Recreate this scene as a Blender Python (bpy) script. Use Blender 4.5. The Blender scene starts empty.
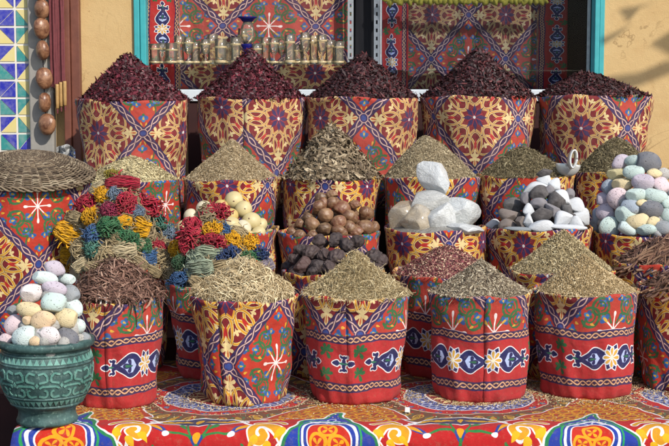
import bpy, math, random
import numpy as np
from math import sin, cos, pi, radians, atan2, sqrt

# ------------------------------------------------------------------ camera, sky, sun, exposure
sc = bpy.context.scene
col = sc.collection
W0, H0, F0 = 669.0, 446.0, 1400.0          # photograph frame and focal length in its pixels
CAM_Z, HORIZON = 1.2, 80.0
TILT = math.atan((H0 / 2 - HORIZON) / F0)
cam_d = bpy.data.cameras.new('camera')
cam_d.sensor_width = 36.0
cam_d.lens = 36.0 * F0 / W0
cam_d.clip_end = 200.0
cam = bpy.data.objects.new('camera', cam_d)
col.objects.link(cam)
cam.location = (0, 0, CAM_Z)
cam.rotation_euler = (pi / 2 - TILT, 0, 0)
sc.camera = cam

SUN_EL, SUN_AZ = radians(37), radians(36)   # azimuth: to the right of straight behind the camera
world = bpy.data.worlds.new('World')
sc.world = world
world.use_nodes = True
wn = world.node_tree
sky = wn.nodes.new('ShaderNodeTexSky')
sky.sky_type = 'NISHITA'
sky.sun_disc = False
sky.sun_elevation = SUN_EL
sky.sun_rotation = pi - SUN_AZ
bg = wn.nodes['Background']
bg.inputs[1].default_value = 0.15
wn.links.new(sky.outputs[0], bg.inputs[0])
sun_d = bpy.data.lights.new('sun', 'SUN')
sun_d.energy = 3.7
sun_d.angle = radians(0.5)
sun_d.color = (1.0, 0.94, 0.84)
sun = bpy.data.objects.new('sun', sun_d)
col.objects.link(sun)
sun.location = (3, -3, 5)
sun.rotation_euler = (pi / 2 - SUN_EL, 0, SUN_AZ)
sc.view_settings.view_transform = 'Standard'
sc.view_settings.look = 'None'
sc.view_settings.gamma = 1
sc.view_settings.use_curve_mapping = False
sc.view_settings.exposure = 0.2
sc.render.engine = 'CYCLES'
sc.cycles.max_bounces = 6
sc.cycles.transparent_max_bounces = 24
sc.cycles.use_denoising = True

# ------------------------------------------------------------------ pixel <-> place
RT = np.array((1.0, 0, 0)); FW = np.array((0, cos(TILT), -sin(TILT))); UP = np.array((0, sin(TILT), cos(TILT)))
CAM = np.array((0, 0, CAM_Z))
def ray(px, py):
    return FW + (px - W0 / 2) / F0 * RT + (H0 / 2 - py) / F0 * UP
def at(px, py, Y):
    d = ray(px, py)
    return CAM + d * (Y / d[1])
def at_z(px, py, z):
    d = ray(px, py)
    return CAM + d * ((z - CAM_Z) / d[2])
def mpp(p):
    """metres per photograph pixel at a place"""
    return float(np.dot(np.asarray(p) - CAM, FW)) / F0

# ------------------------------------------------------------------ object helpers
def tag(o, label=None, cat=None, group=None, kind=None):
    if label: o['label'] = label
    if cat: o['category'] = cat
    if group: o['group'] = group
    if kind: o['kind'] = kind
    return o
def empty(name, loc, rz=0.0):
    o = bpy.data.objects.new(name, None)
    o.empty_display_size = 0.05
    o.location = loc; o.rotation_euler = (0, 0, rz)
    col.objects.link(o)
    return o
def mesh_obj(name, me, mat=None, parent=None, loc=(0, 0, 0)):
    o = bpy.data.objects.new(name, me)
    if mat is not None and len(me.materials) == 0:
        for m in (mat if isinstance(mat, (list, tuple)) else [mat]): me.materials.append(m)
    o.location = loc
    if parent is not None: o.parent = parent
    col.objects.link(o)
    return o
def np_mesh(name, verts, loops, starts, totals, smooth=False, mi=None):
    me = bpy.data.meshes.new(name)
    me.vertices.add(len(verts)); me.vertices.foreach_set('co', np.asarray(verts, np.float32).ravel())
    me.loops.add(len(loops)); me.loops.foreach_set('vertex_index', np.asarray(loops, np.int32))
    me.polygons.add(len(starts))
    me.polygons.foreach_set('loop_start', np.asarray(starts, np.int32))
    me.polygons.foreach_set('loop_total', np.asarray(totals, np.int32))
    if mi is not None: me.polygons.foreach_set('material_index', np.asarray(mi, np.int32))
    me.update(calc_edges=True)
    me.polygons.foreach_set('use_smooth', np.full(len(starts), smooth, bool))
    return me
class MB:
    """collects shapes, then makes one mesh"""
    def __init__(s): s.v, s.f, s.m = [], [], []
    def add(s, vs, fs, mi=0):
        b = len(s.v); s.v += [tuple(map(float, v)) for v in vs]
        s.f += [tuple(i + b for i in f) for f in fs]; s.m += [mi] * len(fs)
    def box(s, a, b, mi=0):
        x0, y0, z0 = a; x1, y1, z1 = b
        s.add([(x0,y0,z0),(x1,y0,z0),(x1,y1,z0),(x0,y1,z0),(x0,y0,z1),(x1,y0,z1),(x1,y1,z1),(x0,y1,z1)],
              [(0,3,2,1),(4,5,6,7),(0,1,5,4),(1,2,6,5),(2,3,7,6),(3,0,4,7)], mi)
    def lathe(s, prof, n=24, c=(0, 0, 0), mi=0, caps=True):
        vs, fs = [], []
        for r, z in prof:
            for k in range(n):
                a = 2 * pi * k / n
                vs.append((c[0] + r * cos(a), c[1] + r * sin(a), c[2] + z))
        for i in range(len(prof) - 1):
            for k in range(n):
                k2 = (k + 1) % n
                fs.append((i * n + k, i * n + k2, (i + 1) * n + k2, (i + 1) * n + k))
        if caps:
            fs.append(tuple(range(n))[::-1]); fs.append(tuple((len(prof) - 1) * n + k for k in range(n)))
        s.add(vs, fs, mi)
    def tube(s, pts, rad, n=6, mi=0):
        pts = [np.asarray(p, float) for p in pts]
        vs, fs = [], []
        u = None
        for i, p in enumerate(pts):
            d = pts[min(i + 1, len(pts) - 1)] - pts[max(i - 1, 0)]
            d = d / (np.linalg.norm(d) + 1e-9)
            if u is None:
                u = np.cross(d, (0.3, 0.1, 1.0)); 
                if np.linalg.norm(u) < 1e-3: u = np.cross(d, (1.0, 0, 0))
            u = u - d * np.dot(u, d); u /= np.linalg.norm(u) + 1e-9
            w = np.cross(d, u)
            r = rad[i] if hasattr(rad, '__len__') else rad
            for k in range(n):
                a = 2 * pi * k / n
                vs.append(p + r * (cos(a) * u + sin(a) * w))
        for i in range(len(pts) - 1):
            for k in range(n):
                k2 = (k + 1) % n
                fs.append((i * n + k, i * n + k2, (i + 1) * n + k2, (i + 1) * n + k))
        fs.append(tuple(range(n))[::-1]); fs.append(tuple((len(pts) - 1) * n + k for k in range(n)))
        s.add(vs, fs, mi)
    def mesh(s, name, smooth=False):
        me = bpy.data.meshes.new(name)
        me.from_pydata(s.v, [], s.f)
        me.polygons.foreach_set('material_index', np.array(s.m, np.int32))
        me.polygons.foreach_set('use_smooth', np.full(len(s.f), smooth, bool))
        me.update()
        return me
    def build(s, name, mat, parent=None, loc=(0, 0, 0), smooth=False, bevel=0):
        o = mesh_obj(name, s.mesh(name, smooth), mat, parent, loc)
        if bevel:
            b = o.modifiers.new('bevel', 'BEVEL'); b.width = bevel; b.segments = 2; b.limit_method = 'ANGLE'
        return o
def copy_tree(o, parent=None):
    c = o.copy(); col.objects.link(c); c.parent = parent
    for ch in o.children: copy_tree(ch, c)
    return c
# ------------------------------------------------------------------ printed cotton: the pattern is drawn shape by shape on a pixel grid
def C8(h):
    return np.array([int(h[i:i + 2], 16) / 255.0 for i in (0, 2, 4)], np.float32)
class Canvas:
    def __init__(s, w, h, ppm, bgc, wrapx=True, wrapy=True):
        s.w, s.h = w, h
        s.nx, s.ny = int(round(w * ppm)), int(round(h * ppm))
        s.sx, s.sy = s.nx / w, s.ny / h
        s.ppm = s.sx
        s.img = np.empty((s.ny, s.nx, 3), np.float32); s.img[:] = C8(bgc)
        s.xs = (np.arange(s.nx) + 0.5) / s.sx; s.ys = (np.arange(s.ny) + 0.5) / s.sy
        s.wx, s.wy = wrapx, wrapy
    def _tiles(s, x0, y0, x1, y1):
        for ox in ((-s.w, 0, s.w) if s.wx else (0,)):
            for oy in ((-s.h, 0, s.h) if s.wy else (0,)):
                a = max(0, int((x0 + ox) * s.sx) - 1); b = min(s.nx, int((x1 + ox) * s.sx) + 2)
                c = max(0, int((y0 + oy) * s.sy) - 1); d = min(s.ny, int((y1 + oy) * s.sy) + 2)
                if a < b and c < d: yield a, b, c, d, ox, oy
    def _put(s, t, d, color, clip=None):
        a, b, c, e, ox, oy = t
        al = np.clip(0.5 - d * s.ppm, 0, 1)
        if clip is not None:
            al = al * np.clip(0.5 - clip(s.xs[a:b][None, :] - ox, s.ys[c:e][:, None] - oy) * s.ppm, 0, 1)
        al = al[..., None]
        s.img[c:e, a:b] = s.img[c:e, a:b] * (1 - al) + C8(color) * al
    def line(s, pts, w, color, closed=False, clip=None):
        P = np.asarray(pts, float)
        if closed: P = np.vstack([P, P[:1]])
        m = w / 2 + 2 / s.ppm
        for t in s._tiles(P[:, 0].min() - m, P[:, 1].min() - m, P[:, 0].max() + m, P[:, 1].max() + m):
            a, b, c, e, ox, oy = t
            D = np.full((e - c, b - a), 1e3, np.float32)
            for i in range(len(P) - 1):
                p, q = P[i], P[i + 1]
                i0 = max(a, int((min(p[0], q[0]) - m + ox) * s.sx)); i1 = min(b, int((max(p[0], q[0]) + m + ox) * s.sx) + 2)
                j0 = max(c, int((min(p[1], q[1]) - m + oy) * s.sy)); j1 = min(e, int((max(p[1], q[1]) + m + oy) * s.sy) + 2)
                if i0 >= i1 or j0 >= j1: continue
                X = s.xs[i0:i1][None, :] - ox - p[0]; Y = s.ys[j0:j1][:, None] - oy - p[1]
                dx, dy = q[0] - p[0], q[1] - p[1]
                h = np.clip((X * dx + Y * dy) / (dx * dx + dy * dy + 1e-12), 0, 1)
                dd = np.sqrt((X - h * dx) ** 2 + (Y - h * dy) ** 2)
                sub = D[j0 - c:j1 - c, i0 - a:i1 - a]
                np.minimum(sub, dd, out=sub)
            s._put(t, D - w / 2, color, clip)
    def poly(s, pts, color, grow=0.0, clip=None):
        P = np.asarray(pts, float); n = len(P)
        m = abs(grow) + 2 / s.ppm
        for t in s._tiles(P[:, 0].min() - m, P[:, 1].min() - m, P[:, 0].max() + m, P[:, 1].max() + m):
            a, b, c, e, ox, oy = t
            X = s.xs[a:b][None, :] - ox; Y = s.ys[c:e][:, None] - oy
            D = np.full((e - c, b - a), 1e6); S = np.ones_like(D)
            for i in range(n):
                p, q = P[i], P[i - 1]
                ex, ey = q - p
                wx, wy = X - p[0], Y - p[1]
                h = np.clip((wx * ex + wy * ey) / (ex * ex + ey * ey + 1e-12), 0, 1)
                D = np.minimum(D, (wx - ex * h) ** 2 + (wy - ey * h) ** 2)
                c1, c2, c3 = Y >= p[1], Y < q[1], ex * wy > ey * wx
                S = np.where((c1 & c2 & c3) | (~c1 & ~c2 & ~c3), -S, S)
            s._put(t, S * np.sqrt(D) - grow, color, clip)
    def image(s, name):
        im = bpy.data.images.new(name, s.nx, s.ny)
        px = np.ones((s.ny, s.nx, 4), np.float32); px[..., :3] = s.img
        im.pixels.foreach_set(px.ravel()); im.update(); im.pack()
        return im
def arc(cx, cy, rx, ry, a0, a1, n=20, rot=0.0):
    t = np.radians(np.linspace(a0, a1, n)); x, y = rx * np.cos(t), ry * np.sin(t)
    c, q = cos(rot), sin(rot)
    return np.stack([cx + x * c - y * q, cy + x * q + y * c], 1)
def drop(cx, cy, L, w, ang, n=14):
    t = np.linspace(0, 2 * pi, n, endpoint=False)
    x = L * (1 - np.cos(t)) / 2; y = w * np.sin(t) * np.sin(t / 2) ** 1.2
    c, q = cos(ang), sin(ang)
    return np.stack([cx + x * c - y * q, cy + x * q + y * c], 1)
def smooth(P, closed=False, n=5):
    P = np.asarray(P, float); k = len(P); out = []
    for i in range(k if closed else k - 1):
        g = (lambda j: P[j % k]) if closed else (lambda j: P[min(max(j, 0), k - 1)])
        a, b, c, d = g(i - 1), g(i), g(i + 1), g(i + 2)
        for t in np.arange(n) / n:
            out.append(.5 * (2 * b + (c - a) * t + (2 * a - 5 * b + 4 * c - d) * t * t + (3 * b - a - 3 * c + d) * t ** 3))
    if not closed: out.append(P[-1])
    return np.array(out)
def star(cx, cy, r0, r1, n=8, rot=0.0):
    t = rot + np.arange(2 * n) * pi / n
    r = np.where(np.arange(2 * n) % 2 == 0, r0, r1)
    return np.stack([cx + r * np.cos(t), cy + r * np.sin(t)], 1)

LA, LB = 0.215, 0.245                       # half width / half height of one lozenge of the print
CREAM, GOLD, CRIM, ORED = 'e4cc90', 'd2a03a', '7d0f1c', 'b8301c'
PURP, MAUVE, GREEN, BLUE, YEL, NAVY, RED, WHITE = '34245a', 'd0aca4', '2d6a3c', '1d579c', 'dca52c', '1f2456', 'b3171a', 'e6e4e4'

def M(P, cx, cy):
    P = np.asarray(P, float)
    return np.stack([cx + P[:, 0] * LA, cy + P[:, 1] * LB], 1)
def flower(cv, x, y, r, ang):
    """blue bud with a yellow heart, pointing along ang"""
    for k, dl in enumerate((-0.75, 0.75, 0.0)):
        cv.poly(drop(x, y, r * (1.2 if k == 2 else 1.05), r * 0.42, ang + dl), BLUE if k != 2 else '2f7ab8')
    cv.poly(drop(x + 0.25 * r * cos(ang), y + 0.25 * r * sin(ang), r * 0.6, r * 0.22, ang), YEL)
    cv.poly(arc(x, y, r * 0.22, r * 0.22, 0, 330, 8), GREEN)
STRAP = [1.0, CREAM, 1.0, 'c8882a']          # width, edge tone, core width, core tone of the strapwork
def lozenge_R(cv, cx, cy):
    dia = M([(1, 0), (0, 1), (-1, 0), (0, -1)], cx, cy)
    cv.poly(dia, CRIM)
    def both(P, closed=True):
        Q = M(P, cx, cy)
        k = STRAP[0]; cv.line(Q, 0.0026 + .0094 * k, '4a0a18', closed); cv.line(Q, 0.0094 * k, STRAP[1], closed); cv.line(Q, 0.0040 * STRAP[2], STRAP[3], closed)
    for k in range(8):
        a = (k + .5) * pi / 4
        both(arc(.525 * cos(a), .525 * sin(a), .165, .185, 0, 360, 22, a)[:-1])
    for k in range(8):
        a = k * pi / 4
        both(arc(.475 * cos(a), .475 * sin(a), .225, .125, 0, 360, 22, a)[:-1])
    both(star(0, 0, .300, .215, 8, pi / 8))
    cv.poly(M(star(0, 0, .28, .19, 8, pi / 8), cx, cy), CRIM)
    cv.poly(M(star(0, 0, .245, .12, 8, 0), cx, cy), PURP)
    for k in range(8):
        a = k * pi / 4 + pi / 8
        cv.line(M([(.03 * cos(a), .03 * sin(a)), (.17 * cos(a), .17 * sin(a))], cx, cy), .004, 'a02030')
    cv.poly(M(arc(0, 0, .03, .03, 0, 320, 8), cx, cy), WHITE)
    for k in range(8):
        a = (k + .5) * pi / 4
        cv.poly(M(drop(.45 * cos(a), .45 * sin(a), .13, .034, a), cx, cy), CREAM)
        for q in (-1, 1):
            cv.poly(M(drop(.49 * cos(a), .49 * sin(a), .09, .028, a + q * 1.0), cx, cy), CREAM)
        a = k * pi / 4
        cv.poly(M(drop(.37 * cos(a), .37 * sin(a), .20, .045, a), cx, cy), 'b81c1c'); cv.poly(M(drop(.52 * cos(a), .52 * sin(a), .12, .03, a), cx, cy), CREAM)
    for k in range(4):
        a = k * pi / 2
        c, q = cos(a), sin(a)
        rot = lambda P: np.stack([np.asarray(P)[:, 0] * c - np.asarray(P)[:, 1] * q, np.asarray(P)[:, 0] * q + np.asarray(P)[:, 1] * c], 1)
        cv.line(M(rot([(.66, 0), (.74, 0)]), cx, cy), .02, CREAM)
        cv.poly(M(rot(drop(.70, 0, .20, .055, 0)), cx, cy), CREAM)
        for g in (-1, 1):
            cv.poly(M(rot(drop(.73, 0, .13, .045, g * 1.25)), cx, cy), CREAM)
            cv.poly(M(rot(drop(.72, 0, .11, .035, pi - g * 0.9)), cx, cy), CREAM)
        cv.poly(M(rot(drop(.74, 0, .12, .022, 0)), cx, cy), 'c8642a')
def lozenge_F(cv, cx, cy):
    cv.poly(M([(1, 0), (0, 1), (-1, 0), (0, -1)], cx, cy), ORED)
    for sx in (-1, 1):
        for sy in (-1, 1):
            mp = lambda P: M(np.asarray(P) * (sx, sy), cx, cy)
            cv.line(mp(arc(.26, .36, .14, .14, -60, 250, 22)), .0095, GREEN)
            cv.line(mp(arc(.42, .20, .15, .14, 60, 340, 20)), .0095, GREEN)
            cv.line(mp([(.05, .10), (.12, .24), (.20, .26), (.30, .23)]), .007, GREEN)
            cv.line(mp(arc(.12, .62, .13, .16, -60, 80, 14)), .006, GREEN)
            for (x, y, an, r) in ((.27, .37, 2.2, .10), (.41, .20, .4, .10)):
                p = M([(x * sx, y * sy)], cx, cy)[0]
                flower(cv, p[0], p[1], r * .25, atan2(sin(an) * sy, cos(an) * sx))
            for (x, y, an) in ((.18, .52, 1.2), (.50, .36, .8), (.62, .10, .2), (.06, .78, 1.8), (.33, .08, .4)):
                cv.poly(mp(drop(x, y, .085, .028, an)), YEL)
            cv.poly(mp(drop(.54, .05, .12, .035, 1.9)), GREEN)
            for (x, y, an, r) in ((.13, .44, 1.7, .085), (.60, .22, .5, .085)):
                p = M([(x * sx, y * sy)], cx, cy)[0]; flower(cv, p[0], p[1], r * .25, atan2(sin(an) * sy, cos(an) * sx))
            cv.line(mp(arc(.26, .36, .075, .075, 0, 260, 14)), .006, GREEN); cv.line(mp(arc(.42, .20, .08, .075, 90, 350, 14)), .006, GREEN)
            for (x, y, an) in ((.10, .30, .9), (.22, .16, .2), (.36, .55, 2.4), (.48, .44, 1.2)): cv.poly(mp(drop(x, y, .07, .022, an)), '3f7a44')
    for (x, y, an) in ((.68, 0, 0), (-.68, 0, pi), (0, .66, pi / 2), (0, -.66, -pi / 2)):
        p = M([(x, y)], cx, cy)[0]; flower(cv, p[0], p[1], .026, an)
    for k in range(8):
        a = k * pi / 4
        p = M([(.19 * cos(a), .19 * sin(a))], cx, cy)[0]
        if k % 2: flower(cv, p[0], p[1], .024, a)
        cv.line(M([(0, 0), (.21 * cos(a), .21 * sin(a))], cx, cy), .0050, 'f0e6e2')
        if k % 2 == 0: cv.poly(M(drop(.17 * cos(a), .17 * sin(a), .12, .035, a), cx, cy), 'f0e6e2')
        else: cv.poly(M(drop(.16 * cos(a), .16 * sin(a), .10, .03, a), cx, cy), YEL)
def chain(cv, p, q, links, amp, w, clip=None, tone=MAUVE):
    p, q = np.asarray(p, float), np.asarray(q, float)
    d = q - p; L = np.linalg.norm(d); d /= L; nrm = np.array((-d[1], d[0]))
    t = np.linspace(0, 1, links * 9 + 1)
    for s_ in (1, -1):
        o = s_ * amp * np.sin(pi * links * t)
        P = p + np.outer(t * L, d) + np.outer(o, nrm)
        cv.line(P, w * 1.9, '2a1838', clip=clip); cv.line(P, w, tone, clip=clip)
def chain_band(cv, p, q, links, wide=0.036, clip=None):
    cv.line([p, q], wide, PURP, clip=clip)
    chain(cv, p, q, links, 0.0088, 0.0050, clip)
def lattice(cv, y0=0.0, y1=None):
    """interlaced lozenges over the whole canvas; crossings at (0, y0) and (LA, y0 + LB)"""
    n = 1 if y1 is None else 3
    for j in range(-1, n + 1):
        lozenge_R(cv, LA, y0 + j * 2 * LB); lozenge_F(cv, 0, y0 + LB + j * 2 * LB)
    for j in range(-1, n + 1):
        y = y0 + j * 2 * LB
        for (a, b) in (((0, y), (LA, y + LB)), ((LA, y + LB), (2 * LA, y + 2 * LB)), ((0, y + 2 * LB), (LA, y + LB)), ((LA, y + LB), (2 * LA, y))):
            chain_band(cv, a, b, 6)
        for (x, yy) in ((0, y), (LA, y + LB)):
            cv.poly(arc(x, yy, .021, .021, 0, 340, 14), MAUVE); cv.poly(arc(x, yy, .017, .017, 0, 340, 14), PURP)
            cv.poly(arc(x, yy, .0125, .0125, 0, 340, 12), '2b4690')
def scroll_leaf(cv, x, y, s):
    for a in (0.2, 1.0, 1.9, 2.8, 3.6, 5.2):
        cv.poly(drop(x, y, s, s * .33, a), '1c6a3a')
def cartouche(cv, cx, cy, s=1.0):
    shapes = []
    shapes.append(star(cx, cy, .047 * s, .033 * s, 8, pi / 8))
    for g in (-1, 1):
        og = [(.02, 0), (.045, .032), (.072, .042), (.098, .027), (.134, .005), (.134, -.005), (.098, -.027), (.072, -.042), (.045, -.032)]
        shapes.append(np.array([(cx + g * x * s, cy + y * s) for x, y in og]))
        shapes.append(np.array([(cx + g * x * s, cy + y * s) for x, y in [(.12, -.006), (.14, -.012), (.160, -.002), (.172, -.010), (.190, 0), (.172, .010), (.160, .002), (.14, .012), (.12, .006)]]))
        for h in (-1, 1):
            shapes.append(np.array([(cx + g * x * s, cy + h * y * s) for x, y in [(.125, .006), (.136, .012), (.132, .024), (.140, .030), (.150, .027), (.160, .030), (.158, .021), (.148, .019), (.152, .008)]]))
    shapes = [P if len(P) == 16 else smooth(P, True, 4) for P in shapes]
    for P in shapes: cv.poly(P, WHITE, grow=.0045)
    for P in shapes: cv.poly(P, '141c58', grow=.0005)
    for g in (-1, 1):
        cv.poly([(cx + g * x * s, cy + y * s) for x, y in [(.048, 0), (.062, .022), (.080, .024), (.092, .010), (.112, 0), (.092, -.010), (.080, -.024), (.062, -.022)]], 'aebfe6')
        for (dx, dl, ww, an, cc) in ((.062, .040, .012, 0, '141c58'), (.07, .024, .010, 1.2, '141c58'), (.07, .024, .010, -1.2, '141c58'), (.064, .030, .006, 0, '1f6a4a')):
            cv.poly(drop(cx + g * dx * s, cy, dl * s, ww * s, an if g > 0 else pi - an), cc)
        cv.poly(drop(cx + g * .135 * s, cy, .03 * s, .005 * s, 0 if g > 0 else pi), '2a7a5a')
    for k in range(8): cv.poly(drop(cx, cy, .036 * s, .011 * s, k * pi / 4), 'dfe3f2', grow=.002)
    for k in range(8): cv.poly(drop(cx + .005 * cos(k * pi / 4), cy + .005 * sin(k * pi / 4), .029 * s, .0075 * s, k * pi / 4), 'd8a63a')
    cv.poly(arc(cx, cy, .007, .007, 0, 320, 8), 'f2ecc8')

BORDER = 0.272                               # height of the border below the lozenges
def make_prints():
    cv = Canvas(2 * LA, 2 * LB, 1350, CRIM)
    lattice(cv)
    lat = cv.image('lozenge_print')
    STRAP[:] = [1.28, 'e8d28c', 1.75, 'd99a22']
    cg = Canvas(2 * LA, 2 * LB, 1350, CRIM)
    lattice(cg)
    gld = cg.image('golden_lozenge_print')
    cb = Canvas(2 * LA, BORDER + 2 * LB, 1350, RED, True, False)
    lattice(cb, BORDER - LB, 1)
    cb.poly([(-.02, -.1), (2 * LA + .02, -.1), (2 * LA + .02, BORDER), (-.02, BORDER)], RED)
    for y in (.070, .255):
        cb.line([(-.05, y), (2 * LA + .05, y)], .034, PURP)
        chain(cb, (0, y), (2 * LA, y), 16, .0085, .0058, tone='d6a37c')
    cartouche(cb, 0.0, .163, 1.0)
    for y in (.120, .205): scroll_leaf(cb, LA, y, .030)
    bor = cb.image('border_print')
    return lat, bor, gld

CLW, CLV0, CLV1 = 0.91, -0.50, 1.40           # ground cloth: repeat, and how far the drawing runs below / behind the front edge
def make_cloth_print():
    cv = Canvas(CLW, CLV1 - CLV0, 900, RED, True, False)
    T = lambda P: np.asarray(P, float) + (0, -CLV0)
    L = lambda P, w, c, closed=False: cv.line(T(P), w, c, closed)
    G = lambda P, c, grow=0.0: cv.poly(T(P), c, grow)
    mx = CLW / 2
    def mirror(f):
        for g in (-1, 1): f(lambda P, g=g: np.asarray(P, float) * (g, 1) + (mx, 0))
    # --- the part behind the edge, round the sacks
    for vy in (0.44, 1.30):
        cx = 0.0
        G(arc(cx, vy, .425, .425, 0, 359, 60), WHITE); G(arc(cx, vy, .418, .418, 0, 359, 60), '64402a')
        for k in range(40):
            a = 2 * pi * k / 40
            G(drop(cx + .335 * cos(a), vy + .335 * sin(a), .075, .017, a), 'b08838')
            G(drop(cx + .315 * cos(a + .08), vy + .315 * sin(a + .08), .06, .010, a + .9), '9a2418')
            L(arc(cx + .365 * cos(a), vy + .365 * sin(a), .026, .020, 0, 300, 10, a), .0055, 'c4a04a' if k % 2 else '3c6a48')
        G(arc(cx, vy, .305, .305, 0, 359, 60), 'cfc0a8'); G(arc(cx, vy, .298, .298, 0, 359, 60), RED)
        for k in range(24):
            a = 2 * pi * (k + .5) / 24
            flower(cv, cx + .272 * cos(a), vy - CLV0 + .272 * sin(a), .018, a)
        G(arc(cx, vy, .250, .250, 0, 359, 60), 'd8d4d8'); G(arc(cx, vy, .242, .242, 0, 359, 60), '3a4a86')
        for k in range(30):
            a = 2 * pi * k / 30
            L(arc(cx + .212 * cos(a), vy + .212 * sin(a), .022, .016, 0, 320, 10, a), .006, 'cdd2e2')
            G(drop(cx + .17 * cos(a), vy + .17 * sin(a), .03, .008, a), 'cdd2e2')
        G(arc(cx, vy, .165, .165, 0, 359, 50), WHITE); G(arc(cx, vy, .158, .158, 0, 359, 50), CRIM)
        for k in range(16):
            a = 2 * pi * k / 16
            G(drop(cx + .05 * cos(a), vy + .05 * sin(a), .10, .016, a), CREAM)
    # gold arabesque wedge between the round medallions
    for base, up in ((.07, 1), (.87, -1)):
        wed = [(mx - .26, base + up * .02), (mx - .16, base + up * .16), (mx - .05, base + up * .30), (mx, base + up * .42), (mx + .05, base + up * .30), (mx + .16, base + up * .16), (mx + .26, base + up * .02), (mx, base - up * .02)]
        G(wed, WHITE, .006); G(wed, 'a83a1c')
        for j in range(9):
            for g in range(-6, 7):
                x, y = g * .042 + (j % 2) * .021, j * .042
                if abs(x) < .24 - .62 * y and y < .36:
                    L(arc(mx + x, base + up * y, .019, .016, 20, 330, 12, j + g), .0085, 'c8942c')
                    L(arc(mx + x, base + up * y, .011, .009, 0, 250, 8, g), .004, '6a3a18')
    # cusp below each round medallion
    cusp = [(-.17, .035), (-.09, .022), (-.05, .004), (0, -.020), (.05, .004), (.09, .022), (.17, .035), (.09, .070), (0, .080), (-.09, .070)]
    G(cusp, WHITE, .007); G(cusp, '2a2c50')
    for g in (-1, 1):
        for k in range(4): G(drop(g * (.012 + .030 * k), .034, .05, .011, (0.3 if g > 0 else pi - .3)), 'cf9a30')
    G(drop(0, .0, .06, .014, pi / 2), 'cf9a30')
    # --- front drop: buds on green stems, white diagonal bands, gold scrolls, navy ogee with an orange disc
    for g in (-1, 1):
        L([(0, -.10), (g * .03, -.06), (g * .07, -.045), (g * .115, -.05)], .011, '1f7a3c'); L([(g * .01, -.09), (g * .035, -.03), (g * .035, -.005)], .008, '1f7a3c')
        G(drop(g * .04, -.035, .05, .014, 1.0 if g > 0 else pi - 1.0), '1f7a3c')
        G(drop(g * .105, -.055, .075, .022, .65 if g > 0 else pi - .65), '23408c'); G(drop(g * .125, -.045, .07, .015, .75 if g > 0 else pi - .75), 'e09a22')
        G(arc(g * .115, -.055, .013, .013, 0, 330, 12), 'e8e4ea')
        L(smooth([(g * .14, .045), (g * .19, -.005), (g * .22, -.05), (g * .25, -.12), (g * .26, -.3)]), .014, WHITE)
        L([(g * .155, -.10), (g * .19, -.16), (g * .2, -.26)], .010, '1f7a3c')
    G(drop(0, -.115, .06, .03, pi / 2), '23408c'); G(drop(0, -.10, .05, .02, pi / 2), 'e09a22')
    L([(0, -.10), (0, -.45)], .012, '1f7a3c')
    def gold(mp):
        pts = [(.155, -.10), (.175, -.05), (.205, -.015), (.245, -.005), (.270, -.030), (.265, -.065), (.240, -.080), (.222, -.062), (.232, -.042)]
        L(smooth(mp(pts)), .040, WHITE); L(smooth(mp(pts)), .027, 'dd9a1c')
        pts = [(.155, .0), (.180, .025), (.215, .030), (.25, .015)]
        L(smooth(mp(pts)), .026, WHITE); L(smooth(mp(pts)), .016, 'c8921f')
        pts = [(.165, -.11), (.20, -.17), (.25, -.19), (.29, -.15)]
        L(smooth(mp(pts)), .044, WHITE); L(smooth(mp(pts)), .030, 'dd9a1c')
        for (x, y) in ((.235, -.125), (.19, -.075), (.28, -.10)): G(mp(drop(x, y, .05, .02, 2.2)), 'e8b43a', .0)
    mirror(gold)
    og = np.array([(0, .15), (.022, .085), (.05, .060), (.085, .015), (.105, -.03), (.15, -.075), (.155, -.14), (.11, -.22), (0, -.32)])
    og = np.vstack([og, (og[::-1] * (-1, 1))[1:-1]]) + (mx, 0)
    og = smooth(og, True, 4)
    G(og, WHITE, .018); G(og, '1c7a4a', .011); G(og, '1d3d9a', 0)
    for (x, y, a) in ((.0, .055, 90), (.022, .03, 40), (-.022, .03, 140), (.05, .015, 20), (-.05, .015, 160), (0, .02, 90)):
        L(arc(mx + x, y, .017, .014, a - 150, a + 150, 10), .006, 'c4cce6')
    L(arc(mx, -.075, .098, .098, 0, 359, 40), .010, WHITE); L(arc(mx, -.075, .112, .112, -30, 210, 40), .007, '2a9a5a')
    G(arc(mx, -.075, .080, .080, 0, 359, 40), WHITE); G(arc(mx, -.075, .074, .074, 0, 359, 40), 'c0220f')
    for (x, y) in ((0, .032), (-.034, -.02), (.034, -.02)):
        L(arc(mx + x, -.075 + y, .029, .029, 0, 359, 20), .011, 'e8a020')
        for k in range(4):
            G(drop(mx + x, -.075 + y, .022, .008, k * pi / 2 + pi / 4), 'e8a020')
    return cv.image('ground_cloth_print')
IMG_LAT, IMG_BOR, IMG_GOLD = make_prints()
IMG_CLOTH = make_cloth_print()
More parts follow.
